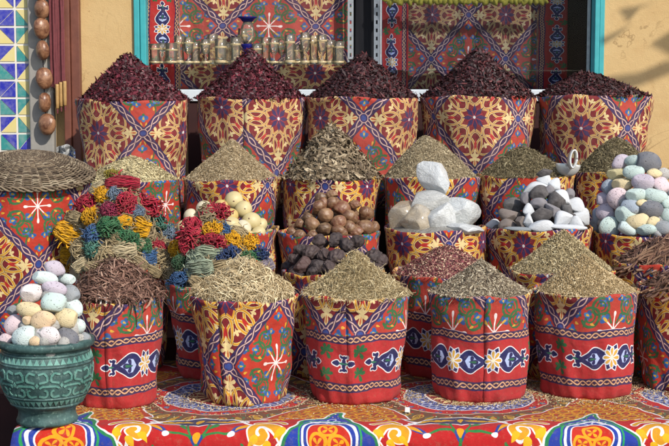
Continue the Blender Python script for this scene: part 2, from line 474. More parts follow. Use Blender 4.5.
# ------------------------------------------------------------------ materials
def srgb(h, a=1.0):
    c = [int(h[i:i + 2], 16) / 255.0 for i in (0, 2, 4)]
    return tuple(x / 12.92 if x <= 0.04045 else ((x + 0.055) / 1.055) ** 2.4 for x in c) + (a,)
class NT:
    def __init__(s, name):
        s.m = bpy.data.materials.new(name); s.m.use_nodes = True
        s.t = s.m.node_tree; s.b = s.t.nodes['Principled BSDF']; s.out = s.t.nodes['Material Output']
    def n(s, typ, **kw):
        nd = s.t.nodes.new(typ)
        for k, v in kw.items():
            if k.startswith('i_'): nd.inputs[k[2:].replace('_', ' ')].default_value = v
            else: setattr(nd, k, v)
        return nd
    def l(s, a, b): s.t.links.new(a, b)
    def noise(s, scale, detail=4, rough=.6, vec=None, dist=0.0):
        nd = s.n('ShaderNodeTexNoise'); nd.inputs['Scale'].default_value = scale; nd.inputs['Detail'].default_value = detail
        nd.inputs['Roughness'].default_value = rough; nd.inputs['Distortion'].default_value = dist
        if vec is None: vec = s.coord()
        s.l(vec, nd.inputs['Vector']); return nd.outputs['Fac']
    def coord(s, which='Object'):
        if not hasattr(s, '_tc'): s._tc = s.n('ShaderNodeTexCoord')
        return s._tc.outputs[which]
    def ramp(s, fac, stops):
        r = s.n('ShaderNodeValToRGB'); e = r.color_ramp.elements
        while len(e) < len(stops): e.new(0.5)
        for k, (p, c) in enumerate(stops):
            e[k].position = p; e[k].color = srgb(c) if isinstance(c, str) else c
        s.l(fac, r.inputs[0]); return r.outputs[0]
    def mix(s, fac, a, b, mode='MIX'):
        x = s.n('ShaderNodeMix', data_type='RGBA', blend_type=mode)
        for k, v in ((0, fac), (6, a), (7, b)):
            if hasattr(v, 'is_output'): s.l(v, x.inputs[k])
            else: x.inputs[k].default_value = srgb(v) if isinstance(v, str) else v
        return x.outputs[2]
    def math(s, op, a, b=0.0):
        x = s.n('ShaderNodeMath', operation=op)
        for k, v in ((0, a), (1, b)):
            if hasattr(v, 'is_output'): s.l(v, x.inputs[k])
            else: x.inputs[k].default_value = v
        return x.outputs[0]
    def bump(s, h, strength=.3, dist=.002):
        b = s.n('ShaderNodeBump'); b.inputs['Strength'].default_value = strength; b.inputs['Distance'].default_value = dist
        s.l(h, b.inputs['Height']); s.l(b.outputs[0], s.b.inputs['Normal'])
    def base(s, c):
        if hasattr(c, 'is_output'): s.l(c, s.b.inputs['Base Color'])
        else: s.b.inputs['Base Color'].default_value = srgb(c) if isinstance(c, str) else c
    def rough(s, r): 
        if hasattr(r, 'is_output'): s.l(r, s.b.inputs['Roughness'])
        else: s.b.inputs['Roughness'].default_value = r

def cloth_mat(name, img, fade_haze, dust, tint, sat=1.0, val=1.0):
    t = NT(name)
    uv = t.n('ShaderNodeUVMap'); uv.uv_map = 'print'
    # a little wander so that the print is not ruler straight on the cloth
    wv = t.n('ShaderNodeTexNoise'); wv.inputs['Scale'].default_value = 7.0; wv.inputs['Detail'].default_value = 2.0
    t.l(t.coord(), wv.inputs['Vector'])
    off = t.n('ShaderNodeVectorMath', operation='MULTIPLY_ADD'); off.inputs[1].default_value = (.05, .05, 0); off.inputs[2].default_value = (-.025, -.025, 0)
    t.l(wv.outputs['Color'], off.inputs[0])
    add = t.n('ShaderNodeVectorMath', operation='ADD'); t.l(uv.outputs[0], add.inputs[0]); t.l(off.outputs[0], add.inputs[1])
    im = t.n('ShaderNodeTexImage'); im.image = img; im.extension = 'REPEAT'; im.interpolation = 'Linear'
    t.l(add.outputs[0], im.inputs['Vector'])
    hs = t.n('ShaderNodeHueSaturation'); hs.inputs['Saturation'].default_value = sat; hs.inputs['Value'].default_value = val
    t.l(im.outputs['Color'], hs.inputs['Color'])
    fm = t.ramp(t.noise(5.5, 5, .65), [(.35, (0, 0, 0, 1)), (.75, (fade_haze, fade_haze, fade_haze, 1))])
    c = t.mix(fm, hs.outputs[0], tint)
    dm = t.ramp(t.noise(60, 5, .7), [(.52, (0, 0, 0, 1)), (.72, (dust, dust, dust, 1))])
    c = t.mix(dm, c, '8d7a60')
    th = t.noise(420, 2, .5)
    c = t.mix(t.ramp(th, [(.3, (.0, .0, .0, 1)), (.8, (.22, .22, .22, 1))]), c, '2a1512')
    t.base(c); t.rough(.88)
    t.b.inputs['Sheen Weight'].default_value = .03
    t.bump(t.math('ADD', t.math('MULTIPLY', t.noise(900, 1, .5), .4), t.math('ADD', t.math('MULTIPLY', t.noise(22, 4, .55), 2.2), t.math('MULTIPLY', t.noise(7, 3, .5, dist=.6), 6.0))), .6, .005)
    return t.m
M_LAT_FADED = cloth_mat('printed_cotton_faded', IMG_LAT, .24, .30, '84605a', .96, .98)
M_LAT_WINDOW = cloth_mat('printed_cotton_window_haze', IMG_LAT, .42, .25, '6e4a4c', .92, .86)  # window shade and glass haze mixed into the print colour
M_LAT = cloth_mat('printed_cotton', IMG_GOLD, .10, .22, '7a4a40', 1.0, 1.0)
M_BOR = cloth_mat('printed_cotton_border', IMG_BOR, .06, .22, '8a4034', .97, .96)
M_GROUNDCLOTH = cloth_mat('printed_ground_cloth', IMG_CLOTH, .10, .30, '9a6050', 1.06, 1.04)

def pieces_mat(name, stops, rough=.8, bump=0.0, sss=0.0, patch=.35, patch_col='2a1c12', scale=30):
    """loose dry pieces: every piece its own tone from the ramp, with broad patches"""
    t = NT(name)
    g = t.n('ShaderNodeNewGeometry')
    c = t.ramp(g.outputs['Random Per Island'], stops)
    c = t.mix(t.ramp(t.noise(scale, 3), [(.4, (0, 0, 0, 1)), (.7, (patch, patch, patch, 1))]), c, patch_col)
    t.base(c); t.rough(rough)
    if bump: t.bump(t.noise(300, 3), bump, .001)
    return t.m
M_HIB = pieces_mat('dried_hibiscus', [(0, '26060c'), (.45, '40101a'), (.8, '5c1826'), (1, '7c2a38')], .55, 0, 0, .4, '1c0508')
M_HIB_DARK = pieces_mat('dried_hibiscus_dark', [(0, '1e080c'), (.5, '321016'), (.85, '48181e'), (1, '682a2c')], .6, 0, 0, .4, '150608')
M_PALE = pieces_mat('pale_chips', [(0, '8f8260'), (.5, 'b8a97e'), (1, 'dccfa2')], .85)
M_SAND = pieces_mat('sandy_herb', [(0, '6a5840'), (.4, '94805f'), (.8, 'b8a482'), (1, 'd8c8a8')], .85, 0, 0, .2, '4a3c20')
M_LEAF = pieces_mat('brown_leaf', [(0, '4e4030'), (.4, '716048'), (.8, '94836a'), (1, 'bcab8e')], .8, 0, 0, .4, '2c2114')
M_GREYHERB = pieces_mat('grey_herb', [(0, '665844'), (.5, '968668'), (1, 'cabb9a')], .85, 0, 0, .2, '3c321e')
M_GREENHERB = pieces_mat('green_herb', [(0, '443a28'), (.4, '64583e'), (.8, '877a5a'), (1, 'b2a582')], .85, 0, 0, .3, '26240f')
M_OLIVE = pieces_mat('olive_seed', [(0, '6c5c40'), (.4, '988662'), (.8, 'bcaa82'), (1, 'e0d2ac')], .8, 0, 0, .2, '4a421e')
M_TAN = pieces_mat('tan_seed', [(0, '74603f'), (.4, 'a08860'), (.8, 'c2aa80'), (1, 'e0cfaa')], .8, 0, 0, .2, '54421f')
M_ROSE = pieces_mat('rose_bud', [(0, '43181e'), (.35, '7a3840'), (.6, '986058'), (.8, 'ae8670'), (1, 'd4ba9c')], .8, 0, 0, .3, '3a1418')
M_LENTIL = pieces_mat('brown_seed', [(0, '4e4034'), (.35, '7c6c58'), (.7, 'a6977e'), (1, 'd2c6ac')], .8, 0, 0, .25, '3a2c1e')
M_STRAW = pieces_mat('straw', [(0, '7c6a4c'), (.4, 'a8946e'), (.8, 'cab88e'), (1, 'eadcb6')], .75, 0, 0, .2, '6a5828')
M_FIBRE = pieces_mat('yellow_fibre', [(0, '94805e'), (.5, 'c4ae86'), (1, 'ecdeb8')], .8, 0, 0, .25, '7a6238')
M_BARK = pieces_mat('brown_bark', [(0, '40281e'), (.4, '644436'), (.8, '866454'), (1, 'aa8a76')], .8, .4, 0, .3, '24120c')
def object_tone(t):
    return t.n('ShaderNodeObjectInfo').outputs['Color']
def stone_mat():
    t = NT('pumice')
    c = object_tone(t)
    v = t.n('ShaderNodeTexVoronoi'); v.inputs['Scale'].default_value = 125; t.l(t.coord(), v.inputs['Vector'])
    v2 = t.n('ShaderNodeTexVoronoi'); v2.inputs['Scale'].default_value = 260; t.l(t.coord(), v2.inputs['Vector'])
    hole = t.ramp(v.outputs['Distance'], [(.12, (1, 1, 1, 1)), (.30, (0, 0, 0, 1))])
    sel = t.ramp(t.noise(55, 2), [(.44, (0, 0, 0, 1)), (.54, (1, 1, 1, 1))])
    pit = t.math('MULTIPLY', hole, sel)
    dark = t.mix(1.0, c, (.34, .31, .32, 1), 'MULTIPLY')
    c2 = t.mix(t.math('MULTIPLY', pit, .8), c, dark)
    c2 = t.mix(t.ramp(t.noise(14, 4), [(.4, (0, 0, 0, 1)), (.8, (.4, .4, .4, 1))]), c2, 'b9b0a4')
    t.base(c2); t.rough(.95)
    h = t.math('SUBTRACT', t.math('MULTIPLY', t.noise(120, 4, .7), .8), t.math('ADD', pit, t.math('MULTIPLY', t.math('SUBTRACT', 1.0, v2.outputs['Distance']), .3)))
    t.bump(h, .8, .003)
    return t.m
M_STONE = stone_mat()
def rock_mat():
    t = NT('rough_rock')
    c = object_tone(t)
    c = t.mix(t.ramp(t.noise(40, 5, .7), [(.35, (0, 0, 0, 1)), (.8, (.45, .45, .45, 1))]), c, '9a9490')
    t.base(c); t.rough(.9); t.bump(t.noise(130, 5, .7), .7, .004)
    return t.m
M_ROCK = rock_mat()
def tone_mat(name, rough, bump_scale=60, bump=.3, mottle='2a1a10', amt=.4, scale=25, coat=0.0):
    t = NT(name)
    c = t.mix(t.ramp(t.noise(scale, 5, .65), [(.38, (0, 0, 0, 1)), (.75, (amt, amt, amt, 1))]), object_tone(t), mottle)
    t.base(c); t.rough(rough); t.bump(t.noise(bump_scale, 4, .6), bump, .003)
    t.b.inputs['Coat Weight'].default_value = coat; t.b.inputs['Coat Roughness'].default_value = .3
    return t.m
M_NUT = tone_mat('brown_nut', .46, 90, 1.0, 'a88c68', .7, 45, .1)
M_LUMP = tone_mat('dark_lump', .7, 130, 1.0, '6a5a54', .55, 90)
M_BALL = tone_mat('pale_ball', .5, 40, .12, '9a8350', .35, 22)
def yarn_mat():
    t = NT('cord_yarn'); g = t.n('ShaderNodeNewGeometry')
    hs = t.n('ShaderNodeHueSaturation'); t.l(object_tone(t), hs.inputs['Color'])
    t.l(t.math('ADD', t.math('MULTIPLY', g.outputs['Random Per Island'], .75), .52), hs.inputs['Value']); hs.inputs['Saturation'].default_value = 1.02
    c = t.mix(t.ramp(t.noise(60, 5, .65), [(.4, (0, 0, 0, 1)), (.75, (.14, .14, .14, 1))]), hs.outputs[0], 'c0ae8c')
    t.base(c); t.rough(.95); t.bump(t.noise(500, 3), .6, .002)
    return t.m
M_YARN = yarn_mat()
M_STICK = tone_mat('bark_stick', .8, 120, .6, '2a1810', .5, 35)
def crystal_mat():
    t = NT('alum_crystal')
    c = t.mix(t.ramp(t.noise(18, 4), [(.4, (0, 0, 0, 1)), (.7, (.35, .35, .35, 1))]), object_tone(t), 'c4c6c8')
    t.base(c); t.rough(t.ramp(t.noise(30, 3), [(.4, (.08, .08, .08, 1)), (.7, (.38, .38, .38, 1))]))
    t.b.inputs['Transmission Weight'].default_value = .22; t.b.inputs['Coat Weight'].default_value = .5; t.b.inputs['Coat Roughness'].default_value = .15
    t.b.inputs['Subsurface Weight'].default_value = .3; t.b.inputs['Subsurface Radius'].default_value = (.02, .02, .02); t.b.inputs['Subsurface Scale'].default_value = .5
    t.bump(t.noise(38, 6, .7, dist=1.4), 1.0, .012)
    return t.m
M_CRYSTAL = crystal_mat()
def plain(name, c, rough=.6, metal=0.0, var=None, scale=20, bump=0.0, bscale=80):
    t = NT(name)
    t.base(c if var is None else t.mix(t.ramp(t.noise(scale, 5, .65), [(.35, (0, 0, 0, 1)), (.75, (.6, .6, .6, 1))]), c, var))
    t.rough(rough); t.b.inputs['Metallic'].default_value = metal
    if bump: t.bump(t.noise(bscale, 4, .6), bump, .003)
    return t.m
def plaster_mat():
    t = NT('ochre_plaster')
    c = t.mix(t.ramp(t.noise(2.2, 6, .6), [(.35, (0, 0, 0, 1)), (.7, (.6, .6, .6, 1))]), 'c3a676', 'b69562')
    c = t.mix(t.ramp(t.noise(9, 6, .75), [(.55, (0, 0, 0, 1)), (.8, (.45, .45, .45, 1))]), c, 'd4b888')
    c = t.mix(t.ramp(t.noise(1.3, 7, .72, dist=.5), [(.5, (0, 0, 0, 1)), (.68, (.55, .55, .55, 1))]), c, 'a67e4e')
    c = t.mix(t.ramp(t.noise(45, 4, .7), [(.66, (0, 0, 0, 1)), (.74, (.7, .7, .7, 1))]), c, '8a6434')
    ck = t.ramp(t.noise(1.7, 5, .6, dist=.9), [(.492, (0, 0, 0, 1)), (.5, (.55, .55, .55, 1)), (.508, (0, 0, 0, 1))])
    ck = t.math('MULTIPLY', ck, t.ramp(t.noise(.9, 2), [(.5, (0, 0, 0, 1)), (.6, (1, 1, 1, 1))]))
    c = t.mix(ck, c, '6e5230')
    t.base(c); t.rough(.92)
    t.bump(t.math('ADD', t.noise(25, 6, .7), t.math('MULTIPLY', t.noise(160, 3), .4)), .5, .006)
    return t.m
M_PLASTER = plaster_mat()
M_CYAN = plain('turquoise_paint', '3aa3a8', .45, 0, '2b8790', 14, .15, 40)
M_SILL = plain('white_marble', 'd6dce0', .4, 0, 'a9b4bc', 12)
M_DARK = plain('dark_interior', '241c22', .9, 0, '140f14', 6)
M_WOOD = plain('red_brown_wood', '764434', .55, 0, '4a261c', 9, .3, 50)
M_STRAP = plain('dark_red_strap', '74383c', .7, 0, '4a2024', 30, .3, 90)
M_HANDLE = plain('pale_wood', 'b28e58', .55, 0, '8a6638', 40)
M_PLINTHSTONE = plain('grey_stone', '99958e', .85, 0, '716f6c', 10, .4, 40)
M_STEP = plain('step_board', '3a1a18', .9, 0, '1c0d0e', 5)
M_EARTH = plain('dark_earth', '3a332e', .95, 0, '211c19', 8, .6, 30)
M_STEEL = plain('bright_steel', 'd6d6d2', .3, .45)
M_RAIL = plain('galvanised_rail', 'a8acb0', .45, .7, '7a7e84', 40)
M_BLACKCLOTH = plain('black_cloth', '17161a', .9)
M_BLUECLOTH = plain('blue_cloth', '3f5586', .85, 0, '2a3a62', 14)
M_PLASTIC = plain('pale_plastic', '9c9c9a', .4, 0, '77787c', 25)
M_PAPER = plain('white_paper', 'd8d6d0', .8)
M_GOLDBAND = plain('gilt_band', 'c2b08a', .4, .1, '9a7c48', 120)
M_YELLOW = plain('yellow_garland_cloth', 'b8a83c', .85, 0, '6c7a2c', 40)
M_GROUTED = plain('tile_grout', 'd6d2c8', .8)
def tile_mat(name, c):
    t = NT(name); t.base(t.mix(t.ramp(t.noise(30, 4), [(.4, (0, 0, 0, 1)), (.8, (.3, .3, .3, 1))]), c, 'c8c4b8')); t.rough(.32); t.bump(t.noise(60, 3), .15, .002)
    return t.m
M_TILES = [tile_mat('blue_tile', '2026a0'), tile_mat('teal_tile', '2f8684'), tile_mat('yellow_tile', 'd2c27e')]
def bead_mat():
    t = NT('brown_gourd')
    c = t.mix(t.ramp(t.noise(22, 5, .7, dist=1.0), [(.35, (0, 0, 0, 1)), (.65, (.9, .9, .9, 1))]), '5a3424', 'a87c5c')
    t.base(c); t.rough(.32); t.bump(t.noise(70, 4), .4, .004)
    return t.m
M_BEAD = bead_mat()
def wicker_mat():
    t = NT('wicker')
    g = t.n('ShaderNodeNewGeometry')
    c = t.ramp(g.outputs['Random Per Island'], [(0, '42372c'), (.4, '625443'), (.8, '80705a'), (1, '9e917a')])
    c = t.mix(t.ramp(t.noise(45, 4), [(.4, (0, 0, 0, 1)), (.7, (.55, .55, .55, 1))]), c, '4a3626')
    t.base(c); t.rough(.8)
    return t.m
M_WICKER = wicker_mat()
def pot_mat(name, a, b, lo=.4, hi=.65):
    t = NT(name)
    c = t.mix(t.ramp(t.noise(16, 6, .7), [(lo, (0, 0, 0, 1)), (hi, (1, 1, 1, 1))]), a, b)
    c = t.mix(t.ramp(t.noise(70, 4, .7), [(.55, (0, 0, 0, 1)), (.7, (.5, .5, .5, 1))]), c, '8fb0a4')
    t.base(c); t.rough(.55); t.b.inputs['Metallic'].default_value = .15; t.bump(t.noise(90, 4), .35, .002)
    return t.m
M_POT = pot_mat('verdigris_pot', '2b4443', '4b6966')
M_POT_RELIEF = pot_mat('verdigris_relief', '4c7d73', '74a398')
def glass_mat(name, tint, rough=.02, solid=.25, milk=0.0, milk_col='d8d0c0'):
    """clear glass: mostly see-through with a sharp sheen"""
    t = NT(name)
    tr = t.n('ShaderNodeBsdfTransparent'); tr.inputs[0].default_value = tint
    gl = t.n('ShaderNodeBsdfGlossy'); gl.inputs['Roughness'].default_value = rough
    lw = t.n('ShaderNodeLayerWeight'); lw.inputs[0].default_value = solid
    mx = t.n('ShaderNodeMixShader'); t.l(lw.outputs['Fresnel'], mx.inputs[0]); t.l(tr.outputs[0], mx.inputs[1]); t.l(gl.outputs[0], mx.inputs[2])
    res = mx.outputs[0]
    if milk:
        df = t.n('ShaderNodeBsdfDiffuse'); df.inputs[0].default_value = srgb(milk_col); m2 = t.n('ShaderNodeMixShader'); m2.inputs[0].default_value = milk
        t.l(res, m2.inputs[1]); t.l(df.outputs[0], m2.inputs[2]); res = m2.outputs[0]
    t.l(res, t.out.inputs['Surface'])
    return t.m
M_TEAGLASS = glass_mat('tea_glass', (.96, .94, .89, 1), .10, .34, .07, 'f2ead6')
M_SHELFGLASS = glass_mat('shelf_glass', (.82, .90, .88, 1), .03, .3)
M_PANE = glass_mat('window_glass', (.80, .82, .86, 1), .02, .12)
M_BLUEGLASS = glass_mat('blue_glass', (.25, .25, .70, 1), .05, .3, .6, '23247a')
# ------------------------------------------------------------------ the setting
WY = 7.55                                    # front face of the shop wall
def wx(px, Y=WY): return float(at(px, 100, Y)[0])
def wz(py, Y=WY): return float(at(334.5, py, Y)[2])
EDGE = 4.74                                  # front edge of the cloth-covered platform
g = MB(); g.add([(-30, -10, -.46), (30, -10, -.46), (30, 40, -.46), (-30, 40, -.46)], [(0, 1, 2, 3)])
tag(g.build('ground', M_EARTH), 'dark bare ground in front of the covered platform', 'ground', kind='structure')

# platform and stepped display boards, hidden under cloth and sacks
p = MB(); p.box((wx(22, EDGE), EDGE + .03, -.459), (2.6, WY - .01, -.012))
p.box((-2.6, 5.35, -.457), (wx(22, EDGE) - .002, WY - .012, -.014))
tag(p.build('platform', M_STEP), 'low platform under the printed ground cloth', 'platform', kind='structure')
s_ = MB(); s_.box((-2.2, 5.93, -.008), (2.2, 6.36, .10)); s_.box((-2.2, 6.362, -.006), (2.2, 6.80, .30)); s_.box((-2.2, 6.802, -.004), (2.2, WY - .02, .58))
tag(s_.build('display_steps', M_STEP), 'dark stepped boards behind the front sacks', 'steps', kind='structure')

# ground cloth: flat, then rolling over the front edge; its left end stops beside the pot
def ground_cloth():
    xs = np.linspace(wx(20, EDGE), 2.55, 190); rb = .055
    vs_ = np.concatenate([np.linspace(-.42, 0, 30)[:-1], np.linspace(0, rb * pi / 2, 9), np.linspace(rb * pi / 2 + .012, 1.45, 110)])
    nv = len(vs_); V = np.zeros((nv, len(xs), 3)); UVv = np.zeros((nv, len(xs), 2))
    rs = np.random.RandomState(3); ph = rs.rand(8) * 6
    for i, v in enumerate(vs_):
        if v < 0: y, z = EDGE, -rb + v
        elif v < rb * pi / 2: a = v / rb; y, z = EDGE + rb * (1 - cos(a)), -rb + rb * sin(a)
        else: y, z = EDGE + rb + (v - rb * pi / 2), 0.0
        for j, x in enumerate(xs):
            rip = .0022 * sin(9 * x + ph[0] + 5 * y) + .0016 * sin(23 * x + ph[1] - 13 * y) + .0012 * sin(37 * x + 19 * y + ph[2])
            drape = (min(1, -v / .2) if v < 0 else 0)
            xx = x
            if x < wx(60, EDGE):               # ragged left end, pulled back
                k = (wx(60, EDGE) - x) / (wx(60, EDGE) - wx(20, EDGE)); 
                xx = x - .06 * k * max(0.0, 1 - max(v, 0) / .5) - (.05 * k if v < 0 else 0) * drape
            V[i, j] = (xx, y - .022 * drape * (1 + sin(7 * x + ph[3])) - .012 * drape * sin(17 * x + ph[4]), z + rip * (1 if v > 0 else 0))
            UVv[i, j] = ((x - .455 + .02 - .075 * min(1, max(0, (v - .12) / .25))) / CLW, (v - rb * pi / 4 - .055 - CLV0) / (CLV1 - CLV0))
    n = len(xs)
    loops, uv = [], []
    for i in range(nv - 1):
        for j in range(n - 1):
            q = [(i, j), (i, j + 1), (i + 1, j + 1), (i + 1, j)]
            loops += [a * n + b for a, b in q]; uv += [UVv[a, b] for a, b in q]
    nf = (nv - 1) * (n - 1)
    me = np_mesh('ground_cloth', V.reshape(-1, 3), loops, np.arange(nf) * 4, np.full(nf, 4), True)
    l = me.uv_layers.new(name='print'); l.data.foreach_set('uv', np.array(uv, np.float32).ravel())
    o = mesh_obj('ground_cloth', me, M_GROUNDCLOTH)
    so = o.modifiers.new('thickness', 'SOLIDIFY'); so.thickness = .003; so.offset = -1
    tag(o, 'red printed cloth with gold scrolls and blue medallions spread under the front sacks', 'ground cloth')
    return o
ground_cloth()

# shop wall with the window opening
OPL, OPR, ZS, ZT = wx(147), wx(592.5), wz(89.5), 2.12
FL, FR = wx(135), wx(603)
wall = empty('shop_wall', (0, WY, -.46))
tag(wall, 'ochre plastered shop wall with a turquoise framed display window', 'wall')
def wpart(mb, name, mat, **k):
    o = mb.build(name, mat, None, **k); o.parent = wall; o.matrix_parent_inverse = wall.matrix_basis.inverted(); return o
wall.matrix_basis
bpy.context.view_layer.update()
w = MB()
w.box((-6, WY, -.459), (FL, WY + .50, 3.4)); w.box((FR, WY, -.459), (6, WY + .50, 3.4))
w.box((FL, WY, -.459), (FR, WY + .50, ZS - .05)); w.box((FL, WY, ZT), (FR, WY + .50, 3.4))
wpart(w, 'plaster', M_PLASTER)
lb = MB(); lb.box((wx(188), WY - .02, .1), (wx(560), WY - .003, ZS - .0645)); wpart(lb, 'gap_shade_panel', M_STEP)  # added dark panel, its colour stands in for shade between the back sacks
b = MB(); b.box((FL, WY + .47, ZS - .05), (FR, WY + .498, ZT)); b.box((FL + .001, WY + .1, ZS - .048), (OPL - .045, WY + .468, ZT - .001)); b.box((OPR + .05, WY + .1, ZS - .048), (FR - .001, WY + .468, ZT - .001))
wpart(b, 'recess', M_DARK)
for (a, c) in ((FL, OPL), (OPR, FR)):
    j = MB(); wd = c - a
    j.box((a + .002, WY - .022, ZS - .04), (a + wd * .48, WY + .09, ZT - .002)); j.box((a + wd * .52, WY - .008, ZS - .04), (c, WY + .09, ZT - .002)); j.box((a + wd * .4, WY + .0, ZS - .04), (a + wd * .6, WY + .08, ZT - .003))
    wpart(j, 'window_jamb', M_CYAN, bevel=.004)
sl = MB(); sl.box((FL + .01, WY - .035, ZS - .062), (FR - .01, WY + .12, ZS)); sl.box((OPL, WY + .122, ZS - .045), (OPR, WY + .46, ZS - .006))
wpart(sl, 'window_sill', M_SILL, bevel=.004)
pn = MB(); pn.box((wx(381), WY + .095, ZS + .002), (OPR - .004, WY + .10, ZT - .01))
wpart(pn, 'window_pane', M_PANE)
wpart_frame = MB(); wpart_frame.box((OPR - .02, WY + .088, ZS + .003), (OPR - .003, WY + .094, ZT - .01)); wpart_frame.box((wx(381) - .004, WY + .086, ZS + .0035), (wx(381) + .006, WY + .094, ZT - .01))
wpart(wpart_frame, 'pane_edge', M_RAIL)

# hanging printed cloths behind the window
def panel(name, px0, px1, z0, z1, Y, uvf, mat, wave=.012, seed=0, nx=90, nz=50, freq=1.0, split=None):
    x0, x1 = wx(px0, Y), wx(px1, Y); V, uv, loops = [], [], []
    rs = np.random.RandomState(seed); ph = rs.rand(6) * 6
    for i in range(nz + 1):
        for j in range(nx + 1):
            x = x0 + (x1 - x0) * j / nx; z = z0 + (z1 - z0) * i / nz
            k = .6 + .4 * (z1 - z) / (z1 - z0)
            y = Y + wave * k * (sin(freq * 17 * x + ph[0] + 1.2 * z) + .6 * sin(freq * 41 * x + ph[1] - 2 * z) + .35 * sin(70 * x * freq + ph[2] + 9 * z))
            V.append((x, y, z)); uv.append(uvf(x, z))
    n = nx + 1; L, U = [], []
    for i in range(nz):
        for j in range(nx):
            for a in (i * n + j, i * n + j + 1, (i + 1) * n + j + 1, (i + 1) * n + j): L.append(a); U.append(uv[a])
    me = np_mesh(name, V, L, np.arange(nx * nz) * 4, np.full(nx * nz, 4), True, None if split is None else [split((j + .5) / nx * (x1 - x0) + x0) for i in range(nz) for j in range(nx)])
    l = me.uv_layers.new(name='print'); l.data.foreach_set('uv', np.array(U, np.float32).ravel())
    o = mesh_obj(name, me, mat)
    so = o.modifiers.new('thickness', 'SOLIDIFY'); so.thickness = .002
    return o
YC = WY + .36
def lat_uv(ax, ay, u0, v0, su, sv, Y=YC):
    X0, Z0 = wx(ax, Y), wz(ay, Y)
    return lambda x, z: (((x - X0) / su + u0) / (2 * LA), ((z - Z0) / sv + v0) / (2 * LB))
def bor_uv(pxa, pxb, va, vb, zc, Y=YC, s=1.0):
    xa, xb = wx(pxa, Y), wx(pxb, Y)
    return lambda x, z: ((z - zc) / s / (2 * LA), (va + (vb - va) * (x - xa) / (xb - xa)) / (BORDER + 2 * LB))
def uv_join(pxs, fa, fb, Y=YC):
    X = wx(pxs, Y); return lambda x, z: fa(x, z) if x < X else fb(x, z)
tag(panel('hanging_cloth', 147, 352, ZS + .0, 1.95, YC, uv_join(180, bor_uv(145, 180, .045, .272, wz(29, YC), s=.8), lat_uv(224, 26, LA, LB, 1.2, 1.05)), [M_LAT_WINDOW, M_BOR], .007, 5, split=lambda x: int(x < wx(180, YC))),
    'shade-dimmed printed cloth hanging behind the shelf of tea glasses', 'hanging cloth')
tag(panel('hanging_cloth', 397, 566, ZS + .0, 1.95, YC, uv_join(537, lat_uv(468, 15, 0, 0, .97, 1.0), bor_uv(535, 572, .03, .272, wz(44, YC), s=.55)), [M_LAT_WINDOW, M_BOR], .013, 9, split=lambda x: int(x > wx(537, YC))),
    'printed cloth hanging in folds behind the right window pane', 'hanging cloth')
tag(panel('hanging_cloth', 380, 408, ZS + .0, 1.95, YC - .035, bor_uv(378, 410, .27, .02, 1.3, YC - .035, .8), M_BOR, .012, 12, 30, 40, 1.6),
    'narrow red folded cloth with a chain border hanging right of the steel rails', 'hanging cloth')
tag(panel('hanging_cloth', 355, 382, ZS + .0, 1.95, YC - .02, lambda x, z: (0, 0), M_BLACKCLOTH, .008, 15, 20, 20, 1.5),
    'plain black cloth hanging between the two steel rails', 'hanging cloth')
# yellow things hung at the very top of the window stay out; slotted steel rails
for px, lab in ((350.5, 'slotted steel shelf rail at the end of the glass shelf'), (376.5, 'slotted steel shelf rail between the black and red cloths')):
    r = MB(); X = wx(px, WY + .27); yy = WY + .26
    r.box((X - .016, yy, ZS + .0), (X - .005, yy + .012, 2.05)); r.box((X + .005, yy, ZS + .0), (X + .016, yy + .012, 2.05))
    z = ZS + .02
    while z < 2.05: r.box((X - .0049, yy + .001, z), (X + .0049, yy + .011, z + .024)); z += .045
    tag(r.build('shelf_rail', M_RAIL), lab, 'shelf rail', 'steel rails in the window')
# glass shelves
ZG = wz(63.5, WY + .14)
sh = MB(); sh.box((OPL + .012, WY + .13, ZG - .006), (wx(347, WY + .27), WY + .33, ZG))
tag(sh.build('glass_shelf', M_SHELFGLASS, bevel=.001), 'thin glass shelf carrying the tea glasses in the left half of the window', 'shelf')
ZG2 = wz(70, WY + .14)
sh = MB(); sh.box((wx(381, WY + .27), WY + .16, ZG2 - .006), (OPR - .03, WY + .33, ZG2))
tag(sh.build('glass_shelf', M_SHELFGLASS, bevel=.001), 'thin empty glass shelf in front of the right hanging cloth', 'shelf')

gm = MB(); ga = [(wx(383 + 162 * q / 120, WY + .2), WY + .2, wz(1.0, WY + .2) + .010 * sin(q * .9) + .006 * sin(q * 2.3)) for q in range(121)]
gm.tube(ga, [.016 + .007 * sin(q * 1.7) + .004 * sin(q * 4.1) for q in range(121)], 8)
tag(gm.build('yellow_garland', M_YELLOW, smooth=True), 'yellow-green garland along the top of the right window', 'garland')
